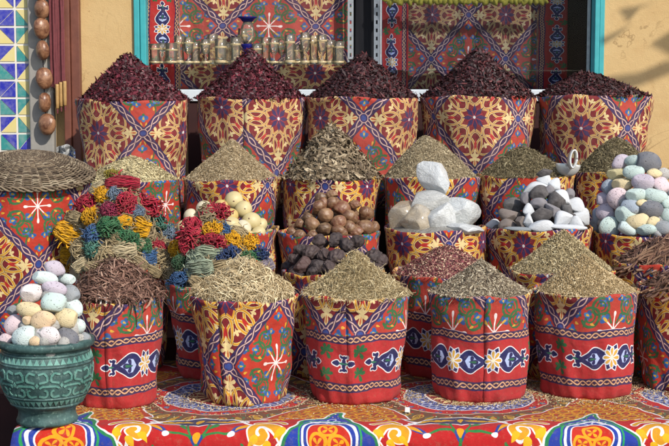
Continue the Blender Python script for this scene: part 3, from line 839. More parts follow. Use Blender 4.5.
# tea glasses
ORD = ['first', 'second', 'third', 'fourth', 'fifth', 'sixth', 'seventh', 'eighth', 'ninth', 'tenth', 'eleventh', 'twelfth', 'thirteenth', 'fourteenth', 'fifteenth', 'sixteenth', 'seventeenth', 'eighteenth', 'nineteenth', 'twentieth', 'twenty-first', 'twenty-second', 'twenty-third', 'twenty-fourth', 'twenty-fifth', 'twenty-sixth', 'twenty-seventh', 'twenty-eighth', 'twenty-ninth', 'thirtieth']
def tea_glass(kind):
    t = empty('tea_glass', (0, 0, 0))
    if kind == 0: pr = [(.0, .004), (.021, .004), (.023, .0), (.024, .012), (.0215, .035), (.023, .055), (.0275, .085), (.0262, .085), (.0215, .055), (.0200, .035), (.021, .012), (.0, .010)]
    elif kind == 1: pr = [(.0, .003), (.020, .0), (.021, .006), (.006, .014), (.006, .034), (.020, .050), (.024, .075), (.022, .105), (.0205, .105), (.0225, .075), (.019, .052), (.0, .040)]
    else: pr = [(.0, .003), (.024, .0), (.027, .02), (.030, .075), (.0285, .075), (.0255, .02), (.0, .012)]
    m = MB(); m.lathe(pr, 20, caps=False); m.build('bowl', M_TEAGLASS, t, smooth=True)
    bz = {0: (.060, .066), 1: (.080, .086), 2: (.047, .053)}[kind]; rr = {0: .0248, 1: .0246, 2: .0294}[kind]
    m = MB(); m.lathe([(rr, bz[0]), (rr + .0006, bz[0] + .001), (rr + .0014, bz[1] - .001), (rr + .001, bz[1])], 20, caps=False)
    m.build('gilt_band', M_GOLDBAND, t)
    m = MB(); m.lathe([(pr[2][0] + .0012, .003), (pr[2][0] + .002, .005), (pr[2][0] + .002, .008), (pr[2][0] + .0012, .010)], 20, caps=False); m.build('gilt_foot', M_GOLDBAND, t)
    return t
protos = [tea_glass(k) for k in range(3)]
gl = [(155, 0), (163, 0), (172, 2), (180, 0), (189, 1), (196, 0), (206, 1), (213, 0), (221, 2), (229, 0), (236, 0), (243, 1), (257, 0), (266, 0), (274, 1), (282, 1), (290, 0), (298, 2), (305, 1), (314, 0), (322, 1), (330, 0), (339, 0)]
rnd = random.Random(4)
used = [False] * 3
for i, (px, k) in enumerate(gl):
    o = protos[k] if not used[k] else copy_tree(protos[k]); used[k] = True
    Y = WY + .19 + .045 * (i % 2)
    o.location = (wx(px, Y), Y, ZG); o.rotation_euler = (0, 0, rnd.random() * 6); o.scale = (1.12, 1.12, rnd.uniform(1.2, 1.95))
    tag(o, ['small waisted tea glass with gilt band', 'stemmed drinking glass with gilt band', 'wide clear tumbler with gilt band'][k] + ', %s glass from the left on the shelf' % ORD[i], 'glass', 'glasses on the window shelf')
# blue glass vase on the shelf
t = empty('blue_vase', (wx(248, WY + .20), WY + .20, ZG)); tag(t, 'tall slender glass vase with cobalt blue rim and foot, standing among the tea glasses', 'vase')
m = MB(); m.lathe([(.0, .0), (.032, .0), (.030, .02), (.018, .05), (.024, .075), (.036, .10), (.034, .108)], 24); m.build('foot', M_BLUEGLASS, t, smooth=True)
m = MB(); m.lathe([(.0, .109), (.020, .109), (.038, .150), (.036, .20), (.024, .228), (.0, .2285)], 24); m.build('body', M_TEAGLASS, t, smooth=True)
m = MB(); m.lathe([(.0, .229), (.028, .229), (.040, .244), (.052, .250), (.052, .256), (.0, .256)], 24); m.build('rim', M_BLUEGLASS, t, smooth=True)

# ------------------------------------------------------------------ left end of the wall: tiles, stone strip with gourds, door post, straps
tp = MB(); TY = WY - .03
x1 = wx(32, TY); x0 = x1 - .093 * 9; z0 = .35; S = .0945
tp.box((x0, TY, z0), (x1, WY - .002, z0 + S * 22), 3)
rnd = random.Random(11); seq = [0, 1, 2]
gx, gz = wx(17, TY), wz(44.5, TY)
for i in range(-8, 3):
    for j in range(-14, 9):
        a, c = gx + i * S, gz + j * S
        if a < x0 + .001 or c < z0 + .001 or c + S > z0 + S * 22: continue
        b_ = min(a + S, x1 - .001)
        if b_ - a < .02: continue
        gpt = .004
        P = [(a + gpt, c + gpt), (b_ - gpt, c + gpt), (b_ - gpt, c + S - gpt), (a + gpt, c + S - gpt)]
        d = (i + j) % 2 == 0
        tri = ([P[0], P[1], P[2]], [P[0], P[2], P[3]]) if d else ([P[0], P[1], P[3]], [P[1], P[2], P[3]])
        for q, T in enumerate(tri):
            cx = sum(p[0] for p in T) / 3; cz = sum(p[1] for p in T) / 3
            T = [(cx + (x - cx) * .93, cz + (z - cz) * .93) for x, z in T]
            mi = [(0, 1), (2, 0), (0, 2), (1, 2), (1, 0), (2, 0)][(i * 2 + j * 3 + rnd.randint(0, 1)) % 6][q]
            tp.add([(x, TY - .004, z) for x, z in T] + [(x, TY - .0005, z) for x, z in T], [(0, 1, 2), (0, 3, 4, 1), (1, 4, 5, 2), (2, 5, 3, 0)], mi)
o = tp.build('tile_panel', M_TILES + [M_GROUTED]); tag(o, 'panel of blue, teal and yellow triangle tiles on the wall at the left', 'tile panel')
pl = MB(); pl.box((wx(32) + .001, WY - .075, -.455), (wx(56), WY - .002, 3.2))
tag(pl.build('stone_strip', M_PLINTHSTONE, bevel=.008), 'upright grey stone strip beside the tile panel', 'stone strip')
bead_spots = [(43, -27), (43.5, -9), (43.5, 9), (43, 28), (43.5, 50), (44.5, 78), (44.5, 102), (46.5, 124)]
cord = MB(); cord.tube([(wx(43.5, WY - .11), WY - .112, 2.2)] + [(wx(x, WY - .11), WY - .112, wz(y, WY - .11)) for x, y in bead_spots] + [(wx(46, WY - .11), WY - .112, wz(132, WY - .11))], .003, 5)
tag(cord.build('gourd_cord', M_DARK), 'thin dark cord on which the brown gourds hang', 'cord')
def gourd_mesh(seed):
    rs = np.random.RandomState(seed); m = MB()
    pr = [(.004, -.054), (.020, -.050), (.036, -.032), (.042, -.008), (.041, .014), (.033, .036), (.018, .048), (.005, .051)]
    m.lathe([(r * (1 + rs.uniform(-.04, .04)), z) for r, z in pr], 26)
    return m.mesh('hanging_gourd', True)
for i, (x, y) in enumerate(bead_spots):
    o = mesh_obj('hanging_gourd', gourd_mesh(i), M_BEAD, None, (wx(x, WY - .12), WY - .118, wz(y, WY - .11)))
    o.rotation_euler = (.1 * sin(i * 2.1), .12 * cos(i * 1.7), i * 1.3); o.scale = (1.06 if i != 7 else 1.15, .8, 1.04 + .08 * sin(i * 3))
    tag(o, 'glossy brown hanging gourd, %s from the bottom of the string on the stone strip' % ORD[len(bead_spots) - 1 - i], 'gourd', 'gourds strung on the stone strip')
ps = MB(); ps.box((wx(67), WY - .085, -.457), (wx(73.5), WY - .003, 3.0)); ps.box((wx(73.8), WY - .06, -.457), (wx(82.5), WY - .004, 3.0))
tag(ps.build('door_post', M_WOOD, bevel=.004), 'tall red-brown wooden door post left of the window', 'door post')
for i, (x, ye) in enumerate(((52.5, 82), (56.2, 84), (60.0, 82), (63.8, 81))):
    yy = WY - .10 - .008 * (i % 2)
    t = empty('hanging_strap', (wx(x, yy), yy, wz(ye, yy)))
    m = MB(); hgt = 2.15 - wz(ye, yy)
    rs = np.random.RandomState(i)
    n = 14
    for q in range(2):
        pts = [(rs.uniform(-.0015, .0015) + (-.0045 + .009 * q), q * .004, hgt * k / n) for k in range(n + 1)]
        m.tube(pts, .0058, 6)
    for q in range(5): m.tube([(-.008 + .004 * q, -.004, .004), (-.009 + .0045 * q, -.006, -.02 - .01 * rs.rand())], .0014, 4)
    m.build('strap', M_STRAP, t)
    lab = ['leftmost dark red hanging strap, ending in a frayed tip', 'second dark red hanging strap from the left, above the left peg', 'third dark red hanging strap from the left', 'rightmost dark red hanging strap beside the door post'][i]
    if i:
        h = MB(); h.lathe([(.009, 0), (.010, -.01), (.0095, -.10), (.0085, -.125), (.004, -.132)], 12, (.008, -.010, 0)); h.build('wooden_peg', M_HANDLE, t, smooth=True)
        h = MB(); h.lathe([(.004, -.133), (.005, -.137), (.004, -.155)], 8, (.008, -.010, 0)); h.build('peg_tip', M_STRAP, t)
    tag(t, lab, 'strap', 'straps hanging by the door post')
# odds and ends behind the tray
t = MB(); t.tube([at(72, 152, 6.75), at(72.5, 175, 6.7), at(73, 205, 6.65)], .016, 12)
tag(t.build('blue_roll', M_BLUECLOTH, smooth=True), 'thin blue roll of cloth standing behind the wicker tray', 'cloth roll')
t = MB(); rs = np.random.RandomState(2); c = at(66, 156, 6.72); gv = []
for i in range(9):
    for j in range(9):
        gv.append(c + np.array(((i - 4) * .011 + rs.normal(0, .004), rs.normal(0, .010) + .02 * sin(i * 1.3), (j - 4) * .014 * (1 - .05 * abs(i - 4)) + rs.normal(0, .005))))
t.add(gv, [(i * 9 + j, (i + 1) * 9 + j, (i + 1) * 9 + j + 1, i * 9 + j + 1) for i in range(8) for j in range(8)])
tag(t.build('plastic_bag', M_PLASTIC), 'crumpled pale plastic bag behind the wicker tray', 'bag')
# ------------------------------------------------------------------ sacks wrapped in printed cotton
def sack(label, xl, xr, yr, Yc=None, base_py=None, zb=0.0, taper=.85, mat=None, segs=(), seams=(), border=False, seed=0, power=.9, group='sacks wrapped in printed cotton', rough=1.0, su=1.0, sv=1.0):
    """xl, xr, yr: rim in photograph pixels (yr = front of the rim). segs: (from_px, anchor kind, ax, ay) from left to right."""
    xc = (xl + xr) / 2
    if Yc is None:
        yf = at_z(xc, base_py, zb)[1]; Yc = yf + .17
        for _ in range(4): Yc = yf + (xr - xl) / 2 * mpp((0, Yc, .4)) * taper
    R = (xr - xl) / 2 * mpp((0, Yc, .5))
    top = at(xc, yr, Yc - R); zr = float(top[2]); X = float(at(xc, yr, Yc)[0])
    H = zr - zb
    rs = np.random.RandomState(seed + 17); ph = rs.rand(12) * 6.3
    NT_, NZ = 150, 40
    ts = np.linspace(0, 1, NZ)
    th = np.arange(NT_) * 2 * pi / NT_           # 0 faces the camera, + to the right
    T, A = np.meshgrid(ts, th, indexing='ij')
    r = R * (taper + (1 - taper) * T ** power)
    r = r * (1 - .035 * np.exp(-T / .02))
    wr = .006 * np.sin(3 * A + ph[0] + 2 * T) + .004 * np.sin(7 * A + ph[1] - 3 * T) * (1.2 - T) + .003 * np.sin(13 * A + ph[2] + 5 * T) * (1 - .7 * T) + .0035 * np.sin(9 * T + ph[3] + 2 * np.sin(A + ph[4])) + .002 * np.sin(21 * A + 11 * T + ph[5]) * (1 - T)
    wr += .004 * np.sin(16 * T + 3 * A + ph[8]) * np.clip(np.sin(2 * A + ph[9]), 0, 1)
    for (spx, dep) in seams:
        sa = math.asin(max(-1, min(1, (spx - xc) / ((xr - xl) / 2))))
        d = (A - sa + pi) % (2 * pi) - pi
        wr += -.0035 * dep * np.exp(-(d / .04) ** 2) + .0025 * dep * np.exp(-((d - .09) / .06) ** 2)
    r = r + wr * 1.05 * rough * (R / .2)
    Z = H * T + (.0045 * np.sin(2 * A + ph[6]) + .0035 * np.sin(5 * A + ph[7]) + .002 * np.sin(11 * A + ph[10])) * T ** 3
    r = r + .004 * np.exp(-((T - .985) / .02) ** 2) + .010 * np.exp(-((T - .10) / .07) ** 2) * np.sin(4 * A + ph[11]) * .6
    V = np.stack([r * np.sin(A) + .010 * np.sin(ph[9]) * (T - 1) * (1 if rough else 0), -r * np.cos(A), Z], -1)
    rows = [V[i] for i in range(NZ)]
    topr, topz = r[-1], Z[-1]
    for dr, dz in ((.004, .003), (.009, .001), (.012, -.012), (.014, -.05)):
        rr = topr - dr; rows.append(np.stack([rr * np.sin(th), -rr * np.cos(th), topz + dz], -1))
    n = NT_
    VV = np.concatenate(rows); nr = len(rows)
    cen = len(VV); VV = np.vstack([VV, [(0, 0, 0)], [(0, 0, float(H) - .05)]])
    # print coordinates
    segl = list(segs) or [(-1e9, 'R', xc, yr + 30)]
    vspan = BORDER + 2 * LB if border else 2 * LB
    info = []
    for (fx, kind, ax, ay) in segl:
        k = max(-.98, min(.98, (ax - xc) / ((xr - xl) / 2)))
        sa = math.asin(k) * R
        u0, v0 = {'X': (0, 0), 'R': (LA, 0), 'F': (0, LB), 'Y': (LA, LB), 'C': (0, 0), 'L': (LA, 0)}[kind]
        za = float(at(ax, ay, Yc - R * .93 * sqrt(1 - k * k))[2]) - zb
        ang = -1e9 if fx < xl else math.asin(max(-1, min(1, (fx - xc) / ((xr - xl) / 2))))
        info.append((ang, sa, u0, v0, za))
    loops, uv, starts, totals = [], [], [], []
    zz = np.concatenate([Z.reshape(-1), np.repeat(0, 0)])
    for i in range(nr - 1):
        for k in range(n):
            a = th[k] + pi / n; aw = a if a <= pi else a - 2 * pi
            sel = info[0]
            for q in info:
                if aw >= q[0]: sel = q
            ang, sa, u0, v0, za = sel
            starts.append(len(loops)); totals.append(4)
            for (ii, kk) in ((i, k), (i, k + 1), (i + 1, k + 1), (i + 1, k)):
                loops.append(ii * n + kk % n)
                ac = 2 * pi * kk / n; ac = ac if a <= pi else ac - 2 * pi
                zc = VV[ii * n + kk % n][2]
                s_ = ac * R
                u = ((s_ - sa) / su + u0) / (2 * LA)
                v = (zc / vspan) if border else (((zc - za) / sv + v0) / vspan)
                uv.append((u, v))
    for k in range(n):
        starts.append(len(loops)); totals.append(3); loops += [cen, (k + 1) % n, k]; uv += [(0, 0)] * 3
        starts.append(len(loops)); totals.append(3); b = (nr - 1) * n; loops += [cen + 1, b + k, b + (k + 1) % n]; uv += [(0, 0)] * 3
    me = np_mesh('cloth_sack', VV, loops, starts, totals, True)
    l = me.uv_layers.new(name='print'); l.data.foreach_set('uv', np.array(uv, np.float32).ravel())
    o = mesh_obj('cloth_sack', me, mat or (M_BOR if border else M_LAT), None, (X, Yc, zb))
    tag(o, label, 'sack', group)
    # the loose overlapping edge of the wrap
    for (spx, dep) in seams:
        sa_ = math.asin(max(-1, min(1, (spx - xc) / ((xr - xl) / 2))))
        vs, us = [], []
        m = 26
        k0 = sa_ * NT_ / (2 * pi)
        def rad_at(row, ang):
            f = (ang * NT_ / (2 * pi)) % NT_; i0 = int(f) % NT_; i1 = (i0 + 1) % NT_; q = f - int(f)
            return r[row, i0] * (1 - q) + r[row, i1] * q
        sel = info[0]
        for q in info:
            if sa_ + .02 >= q[0]: sel = q
        ang, s0, u0, v0, za = sel
        for i in range(m + 1):
            t_ = i / m; row = min(NZ - 1, int(t_ * (NZ - 1)))
            for j, (da, pr) in enumerate(((.0 + .012 * sin(9 * t_ + ph[0]), .0022 + .0015 * sin(5 * t_ + ph[1]) ** 2), (.09, .0012), (.17, -.003))):
                a = sa_ + da; rr = rad_at(row, a) + pr
                vs.append((rr * sin(a), -rr * cos(a), H * t_ + .0005))
                us.append((((a * R - s0) / su + u0) / (2 * LA), (H * t_ / vspan) if border else (((H * t_ - za) / sv + v0) / vspan)))
        L_, U_ = [], []
        for i in range(m):
            for j in range(2):
                for q in (i * 3 + j, i * 3 + j + 1, (i + 1) * 3 + j + 1, (i + 1) * 3 + j): L_.append(q); U_.append(us[q])
        me2 = np_mesh('seam_flap', vs, L_, np.arange(m * 2) * 4, np.full(m * 2, 4), True)
        l2 = me2.uv_layers.new(name='print'); l2.data.foreach_set('uv', np.array(U_, np.float32).ravel())
        f = mesh_obj('seam_flap', me2, mat or (M_BOR if border else M_LAT), o)
        so = f.modifiers.new('thickness', 'SOLIDIFY'); so.thickness = .0012; so.offset = 0
    return dict(x=X, y=Yc, z=zr, R=R, xc=xc, o=o)

# ------------------------------------------------------------------ heaps of loose pieces
def tmpl(kind):
    if kind == 'petal':      # a small curled leaf
        v = []
        for i, x in enumerate((-.5, -.15, .2, .5)):
            w_ = (.15, .5, .42, .1)[i]
            v += [(x, -w_, .10 * abs(x)), (x, w_, .25 - .5 * x * x)]
        f = [(0, 2, 3, 1), (2, 4, 5, 3), (4, 6, 7, 5)]
    elif kind == 'stalk':    # thin bent stick, three sided
        v = []
        for x, b_, s in ((-.5, 0, .35), (0, .09, .5), (.5, 0, .3)):
            for k in range(3):
                a = 2 * pi * k / 3; v.append((x, s * cos(a), b_ * 0 + s * sin(a) + (.9 if x == 0 else 0)))
        f = []
        for i in range(2):
            for k in range(3):
                k2 = (k + 1) % 3; f.append((i * 3 + k, i * 3 + k2, i * 3 + 3 + k2, i * 3 + 3 + k))
        f += [(2, 1, 0, 0), (6, 7, 8, 8)]
        f = [tuple(dict.fromkeys(q)) for q in f]
    elif kind == 'curl':     # long curling strip
        v, f = [], []
        for i, x in enumerate(np.linspace(-.5, .5, 6)):
            z = .9 * sin(pi * (x + .5)) + .25 * sin(5 * x); w_ = .5 * (1 - .5 * abs(2 * x) ** 2)
            v += [(x, -w_ + 1.2 * sin(4 * x), z), (x, w_ + 1.2 * sin(4 * x), z + .03), (x, 1.2 * sin(4 * x), z - .05)]
        for i in range(5):
            for k in range(3):
                k2 = (k + 1) % 3; f.append((i * 3 + k, i * 3 + k2, i * 3 + 3 + k2, i * 3 + 3 + k))
    else:                    # grain
        v = [(-.5, 0, 0), (.5, 0, 0), (.05, -.5, 0), (-.05, .5, 0), (0, 0, -.5), (0, 0, .5)]
        f = [(1, 3, 5), (3, 0, 5), (0, 2, 5), (2, 1, 5), (3, 1, 4), (0, 3, 4), (2, 0, 4), (1, 2, 4)]
    return np.array(v, float), f
def scatter(kind, pos, D, Nn, L, Wd, rs, thick=None):
    """vectorised copies of a template; returns verts, loops, starts, totals"""
    v, f = tmpl(kind); n = len(pos)
    S = np.cross(Nn, D); S /= np.linalg.norm(S, axis=1, keepdims=True) + 1e-9
    Nz = np.cross(D, S)
    th_ = Wd if thick is None else thick
    P = pos[:, None, :] + v[None, :, 0:1] * (L[:, None, None] * D[:, None, :]) + v[None, :, 1:2] * (Wd[:, None, None] * S[:, None, :]) + v[None, :, 2:3] * (th_[:, None, None] * Nz[:, None, :])
    nv = len(v); fl = np.array([i for q in f for i in q]); ft = np.array([len(q) for q in f])
    loops = (fl[None, :] + (np.arange(n) * nv)[:, None]).ravel()
    totals = np.tile(ft, n)
    return P.reshape(-1, 3), loops, totals
def rand_dirs(Nn, rs, tilt):
    a = rs.normal(size=Nn.shape); a -= Nn * np.sum(a * Nn, 1, keepdims=True); a /= np.linalg.norm(a, axis=1, keepdims=True)
    t = rs.normal(0, tilt, size=(len(Nn), 1))
    d = a * np.cos(t) + Nn * np.sin(t)
    return d / np.linalg.norm(d, axis=1, keepdims=True)
class Shape:
    """the form of a heap: cone-like, leaning towards its apex"""
    def __init__(s, sk, apex, p=1.2, R=None, lump=.06, seed=0, flat=0.0):
        s.R = R or sk['R'] - .013; s.x, s.y = sk['x'], sk['y']; s.z = sk['z'] - .006
        a = at(apex[0], apex[1], s.y); s.H = float(a[2]) - s.z; s.dx = float(a[0]) - s.x
        s.p, s.lump, s.flat = p, lump, flat
        rs = np.random.RandomState(seed + 5); s.ph = rs.rand(8) * 6.3
    def h(s, x, y):
        X, Y = x - s.x, y - s.y
        r = np.sqrt(X * X + Y * Y) / s.R
        k = np.clip(1 - r, 0, 1)
        X = X - s.dx * k; r = np.sqrt(X * X + Y * Y) / s.R
        b = np.clip(1 - np.clip(r, 0, 1) ** s.p, 0, 1)
        if s.flat: b = np.minimum(b, 1 - s.flat + .3 * s.flat * b)
        a = np.arctan2(Y, X)
        n = np.sin(2 * a + s.ph[4]) * .5 + np.sin(3 * a + s.ph[0] + 4 * r) * .5 + np.sin(5 * a + s.ph[1] - 6 * r) * .35 + np.sin(9 * r + s.ph[2] + 2 * a) * .35 + .25 * np.sin(11 * a + s.ph[3] + 9 * r)
        return s.z + s.H * b * (1 + s.lump * n * np.clip(r * 3, 0, 1)) 
    def normal(s, x, y):
        e = .006
        gx = (s.h(x + e, y) - s.h(x - e, y)) / (2 * e); gy = (s.h(x, y + e) - s.h(x, y - e)) / (2 * e)
        N = np.stack([-gx, -gy, np.ones_like(gx)], -1)
        return N / np.linalg.norm(N, axis=-1, keepdims=True)
    def hit(s, px, py):
        """first place where the line of sight through a pixel meets the heap (or passes nearest to it)"""
        d = ray(px, py); Y = np.linspace(s.y - s.R, s.y + s.R * .4, 260)
        P = CAM[None, :] + d[None, :] * (Y / d[1])[:, None]
        df = P[:, 2] - s.h(P[:, 0], P[:, 1])
        rr = np.hypot(P[:, 0] - s.x, P[:, 1] - s.y)
        ok = np.where((df < 0) & (rr < s.R))[0]
        return P[ok[0]] if len(ok) else P[int(np.argmin(np.abs(df) + .3 * np.clip(rr - s.R, 0, 1)))]
    def base_mesh(s, drop=.004):
        nr, na = 22, 72; v = []
        for i in range(nr + 1):
            for k in range(na):
                r = s.R * (1 - i / nr) + .0005; a = 2 * pi * k / na
                x, y = s.x + r * cos(a), s.y + r * sin(a)
                v.append((x, y, float(s.h(np.array(x), np.array(y))) - drop))
        f = []
        for i in range(nr):
            for k in range(na):
                k2 = (k + 1) % na; f.append((i * na + k, i * na + k2, (i + 1) * na + k2, (i + 1) * na + k))
        return np.array(v), f
def heap(name, label, sk, apex, mat, kind, n, L, Wd, p=1.2, lump=.06, seed=0, tilt=.35, lift=.002, flat=0.0, spill=60, R=None, thick=None, cat='heap', stray=0.0):
    S = Shape(sk, apex, p, R, lump, seed, flat); rs = np.random.RandomState(seed + 99)
    bv, bf = S.base_mesh()
    r = S.R * np.sqrt(rs.rand(n)) * 1.0; a = rs.rand(n) * 2 * pi
    keep = (np.sin(a) < .15) | (rs.rand(n) < .5)
    r, a = r[keep], a[keep]
    x, y = S.x + r * np.cos(a), S.y + r * np.sin(a)
    # gather more pieces on the slopes' lower parts and the very top
    N = S.normal(x, y); z = S.h(x, y)
    pos = np.stack([x, y, z], -1) + N * (rs.rand(len(x), 1) * lift * 2.2 - lift * .3)
    if stray: pos += rs.normal(0, stray, pos.shape)
    if spill:
        ns = int(spill * 1.8); aa = -pi / 2 + rs.normal(0, .9, ns); rr = S.R + .010 + np.abs(rs.normal(0, .007, ns)) - .004
        sp = np.stack([S.x + rr * np.cos(aa), S.y + rr * np.sin(aa), np.full(ns, sk['z'] + .001)], -1)
        pos = np.vstack([pos, sp]); N = np.vstack([N, np.tile((0, 0, 1.0), (ns, 1))])
    m = len(pos)
    D = rand_dirs(N, rs, tilt)
    Ls = L * np.exp(rs.normal(-.06, .42, m)); Ws = Wd * np.exp(rs.normal(-.03, .33, m))
    th_ = None if thick is None else thick * np.exp(rs.normal(0, .2, m))
    P, lo, to = scatter(kind, pos, D, N, Ls, Ws, rs, th_)
    nb = len(bv); bl = [i for q in bf for i in q]
    loops = np.concatenate([np.array(bl), lo + nb]); totals = np.concatenate([np.full(len(bf), 4), to])
    starts = np.concatenate([[0], np.cumsum(totals)[:-1]])
    org = np.array((S.x, S.y, S.z))
    me = np_mesh(name, np.vstack([bv, P]) - org, loops, starts, totals, kind == 'petal')
    o = mesh_obj(name, me, mat, None, tuple(org))
    tag(o, label, cat, kind='stuff')
    return S

# ---- row A, five big sacks of dried hibiscus against the window
RA = dict(mat=M_LAT_FADED, su=1.16, sv=1.10, taper=.80, zb=.58, power=.8)
A = [sack('large faded printed sack heaped with hibiscus, beside the door post', 79, 191, 101, 7.05, segs=[(-1e9, 'R', 103, 133)], seams=[(186, .8)], seed=1, **RA),
     sack('large printed sack of hibiscus whose cloth joins down the middle, under the blue vase', 195, 306, 98.5, 7.05, segs=[(-1e9, 'R', 225, 107), (247, 'R', 281, 118)], seams=[(247, .5)], seed=2, **RA),
     sack('large printed sack of very dark hibiscus under the steel rails', 307, 419, 98.5, 7.05, segs=[(-1e9, 'X', 363, 119)], seed=3, **RA),
     sack('large printed sack with a whole rosette facing front, heaped with dark hibiscus', 421, 535, 97.5, 7.05, segs=[(-1e9, 'R', 469, 118)], seams=[(431, .6)], seed=4, **RA),
     sack('large printed sack of hibiscus beside the bare ochre wall', 537, 649, 96.5, 7.05, segs=[(-1e9, 'R', 572, 128)], seams=[(641, .5)], seed=5, **RA)]
hib = [((126, 52), 1.0, .10, M_HIB), ((250, 48), .9, 0, M_HIB), ((362, 53), 1.02, 0, M_HIB_DARK), ((478, 47), .92, 0, M_HIB_DARK), ((583, 72), 1.2, .15, M_HIB_DARK)]
hl = ['round topped heap of wine red hibiscus beside the door post', 'steep heap of wine red hibiscus below the blue vase', 'heap of very dark hibiscus below the steel rails', 'steep pointed heap of dark hibiscus in front of the right pane', 'low heap of dark hibiscus beside the bare ochre wall']
for i, (ap, p, fl, mt) in enumerate(hib):
    heap('hibiscus_heap', hl[i], A[i], ap, mt, 'petal', 7000, .021, .0085, p, .05, i, .55, .005, fl, 50, thick=.012, cat='hibiscus')
# ---- row B
RB = dict(taper=.84, zb=.30)
B = [sack('printed sack of pale chips behind the left yarn heap', 82, 182, 183, 6.6, segs=[(-1e9, 'F', 170, 205)], seed=6, **RB),
     sack('printed sack of sandy herb behind the pale balls', 183, 280, 181.5, 6.6, segs=[(-1e9, 'X', 270, 185)], seed=7, **RB),
     sack('printed sack of coarse brown leaves behind the brown nuts', 283, 381, 180.5, 6.6, segs=[(-1e9, 'X', 325, 187)], seed=8, **RB),
     sack('printed sack of grey herb behind the white crystals', 382.5, 479, 179.5, 6.6, segs=[(-1e9, 'R', 428, 168)], seed=9, **RB),
     sack('printed sack of green-grey herb behind the split stones', 477, 573, 178, 6.6, segs=[(-1e9, 'X', 522, 160)], seed=10, **RB),
     sack('shaded printed sack of grey-green herb behind the coloured pumice heap', 574, 657, 174, 6.6, segs=[(-1e9, 'R', 600, 190)], seed=11, **RB)]
heap('chip_heap', 'small pale heap of chips behind the left yarn heap', B[0], (131, 156), M_PALE, 'petal', 6000, .010, .006, 1.3, .05, 11, .4, .002, spill=80, thick=.004, cat='chips')
heap('herb_heap', 'sandy herb heap above the pale balls', B[1], (232, 139), M_SAND, 'stalk', 11000, .012, .0022, 1.0, .05, 12, .4, .002, spill=120, cat='herb')
heap('leaf_heap', 'coarse brown leaf heap above the brown nuts', B[2], (331, 126), M_LEAF, 'petal', 3600, .034, .011, 1.25, .08, 13, .5, .006, spill=60, thick=.012, stray=.002, cat='leaves')
heap('herb_heap', 'pale grey herb heap behind the white crystals', B[3], (425, 136), M_GREYHERB, 'stalk', 11000, .012, .0022, 1.25, .05, 14, .4, .002, spill=120, cat='herb')
heap('herb_heap', 'dark green-grey herb heap left of the metal scoop', B[4], (523, 147), M_GREENHERB, 'stalk', 9000, .016, .0024, 1.25, .05, 15, .45, .003, spill=100, cat='herb')
heap('herb_heap', 'dark green-grey herb heap right of the metal scoop', B[5], (616, 138), M_GREENHERB, 'stalk', 8000, .016, .0024, 1.3, .05, 16, .45, .003, spill=100, cat='herb')
# ---- row C
RC = dict(taper=.84, zb=.10)
Cs = {'ball': sack('printed sack of pale balls behind the second yarn heap', 175, 279, 235, 6.15, segs=[(-1e9, 'R', 222, 262)], seed=12, **RC),
      'nut': sack('printed sack of glossy brown nuts', 281, 382, 237, 6.15, segs=[(-1e9, 'R', 331, 268)], seed=13, **RC),
      'crystal': sack('printed sack carrying the big white crystals', 384, 484, 232.5, 6.15, segs=[(-1e9, 'X', 446, 245)], seed=14, **RC),
      'split': sack('printed sack of split white and dark stones below the metal scoop', 488, 592, 232, 6.15, segs=[(-1e9, 'R', 516, 246)], seed=15, **RC),
      'pumice': sack('printed sack of coloured pumice stones at the right end', 593, 700, 237, 6.15, segs=[(-1e9, 'R', 601, 242)], seed=16, **RC)}
# ---- row D
Ds = {'yarn': sack('sack hidden under the left heap of coloured yarn', 70, 172, 268, 5.80, segs=[(-1e9, 'F', 165, 280)], taper=.85, zb=0, seed=17),
      'yarn2': sack('shaded printed sack under the second yarn heap', 166, 270, 289, 5.68, taper=.80, zb=0, border=True, segs=[(-1e9, 'C', 177, 345)], seed=18),
      'lump': sack('printed sack of dark brown lumps', 284, 387, 277, 5.70, segs=[(-1e9, 'R', 302, 292)], taper=.85, zb=0, seed=19),
      'rose': sack('shaded printed sack of dried rosebuds', 394, 497, 279, 5.70, taper=.86, zb=0, border=True, segs=[(-1e9, 'C', 421, 345)], seed=20),
      'green': sack('printed sack of olive green seeds', 510, 614, 276, 5.70, segs=[(-1e9, 'R', 540, 276)], taper=.85, zb=0, seed=21),
      'stick': sack('shaded printed sack of bark sticks below the coloured pumice', 613, 715, 268, 5.72, segs=[(-1e9, 'X', 640, 290)], taper=.85, zb=0, seed=22)}
heap('rosebud_heap', 'heap of dried dusky rosebuds in front of the white crystals', Ds['rose'], (447, 246), M_ROSE, 'petal', 14000, .0080, .0050, 1.25, .05, 23, .6, .0035, spill=120, thick=.006, cat='rosebuds')
heap('seed_heap', 'wide olive green seed heap below the split stones', Ds['green'], (564, 230), M_OLIVE, 'stalk', 15000, .0105, .0028, .95, .05, 24, .5, .003, spill=160, cat='seeds')
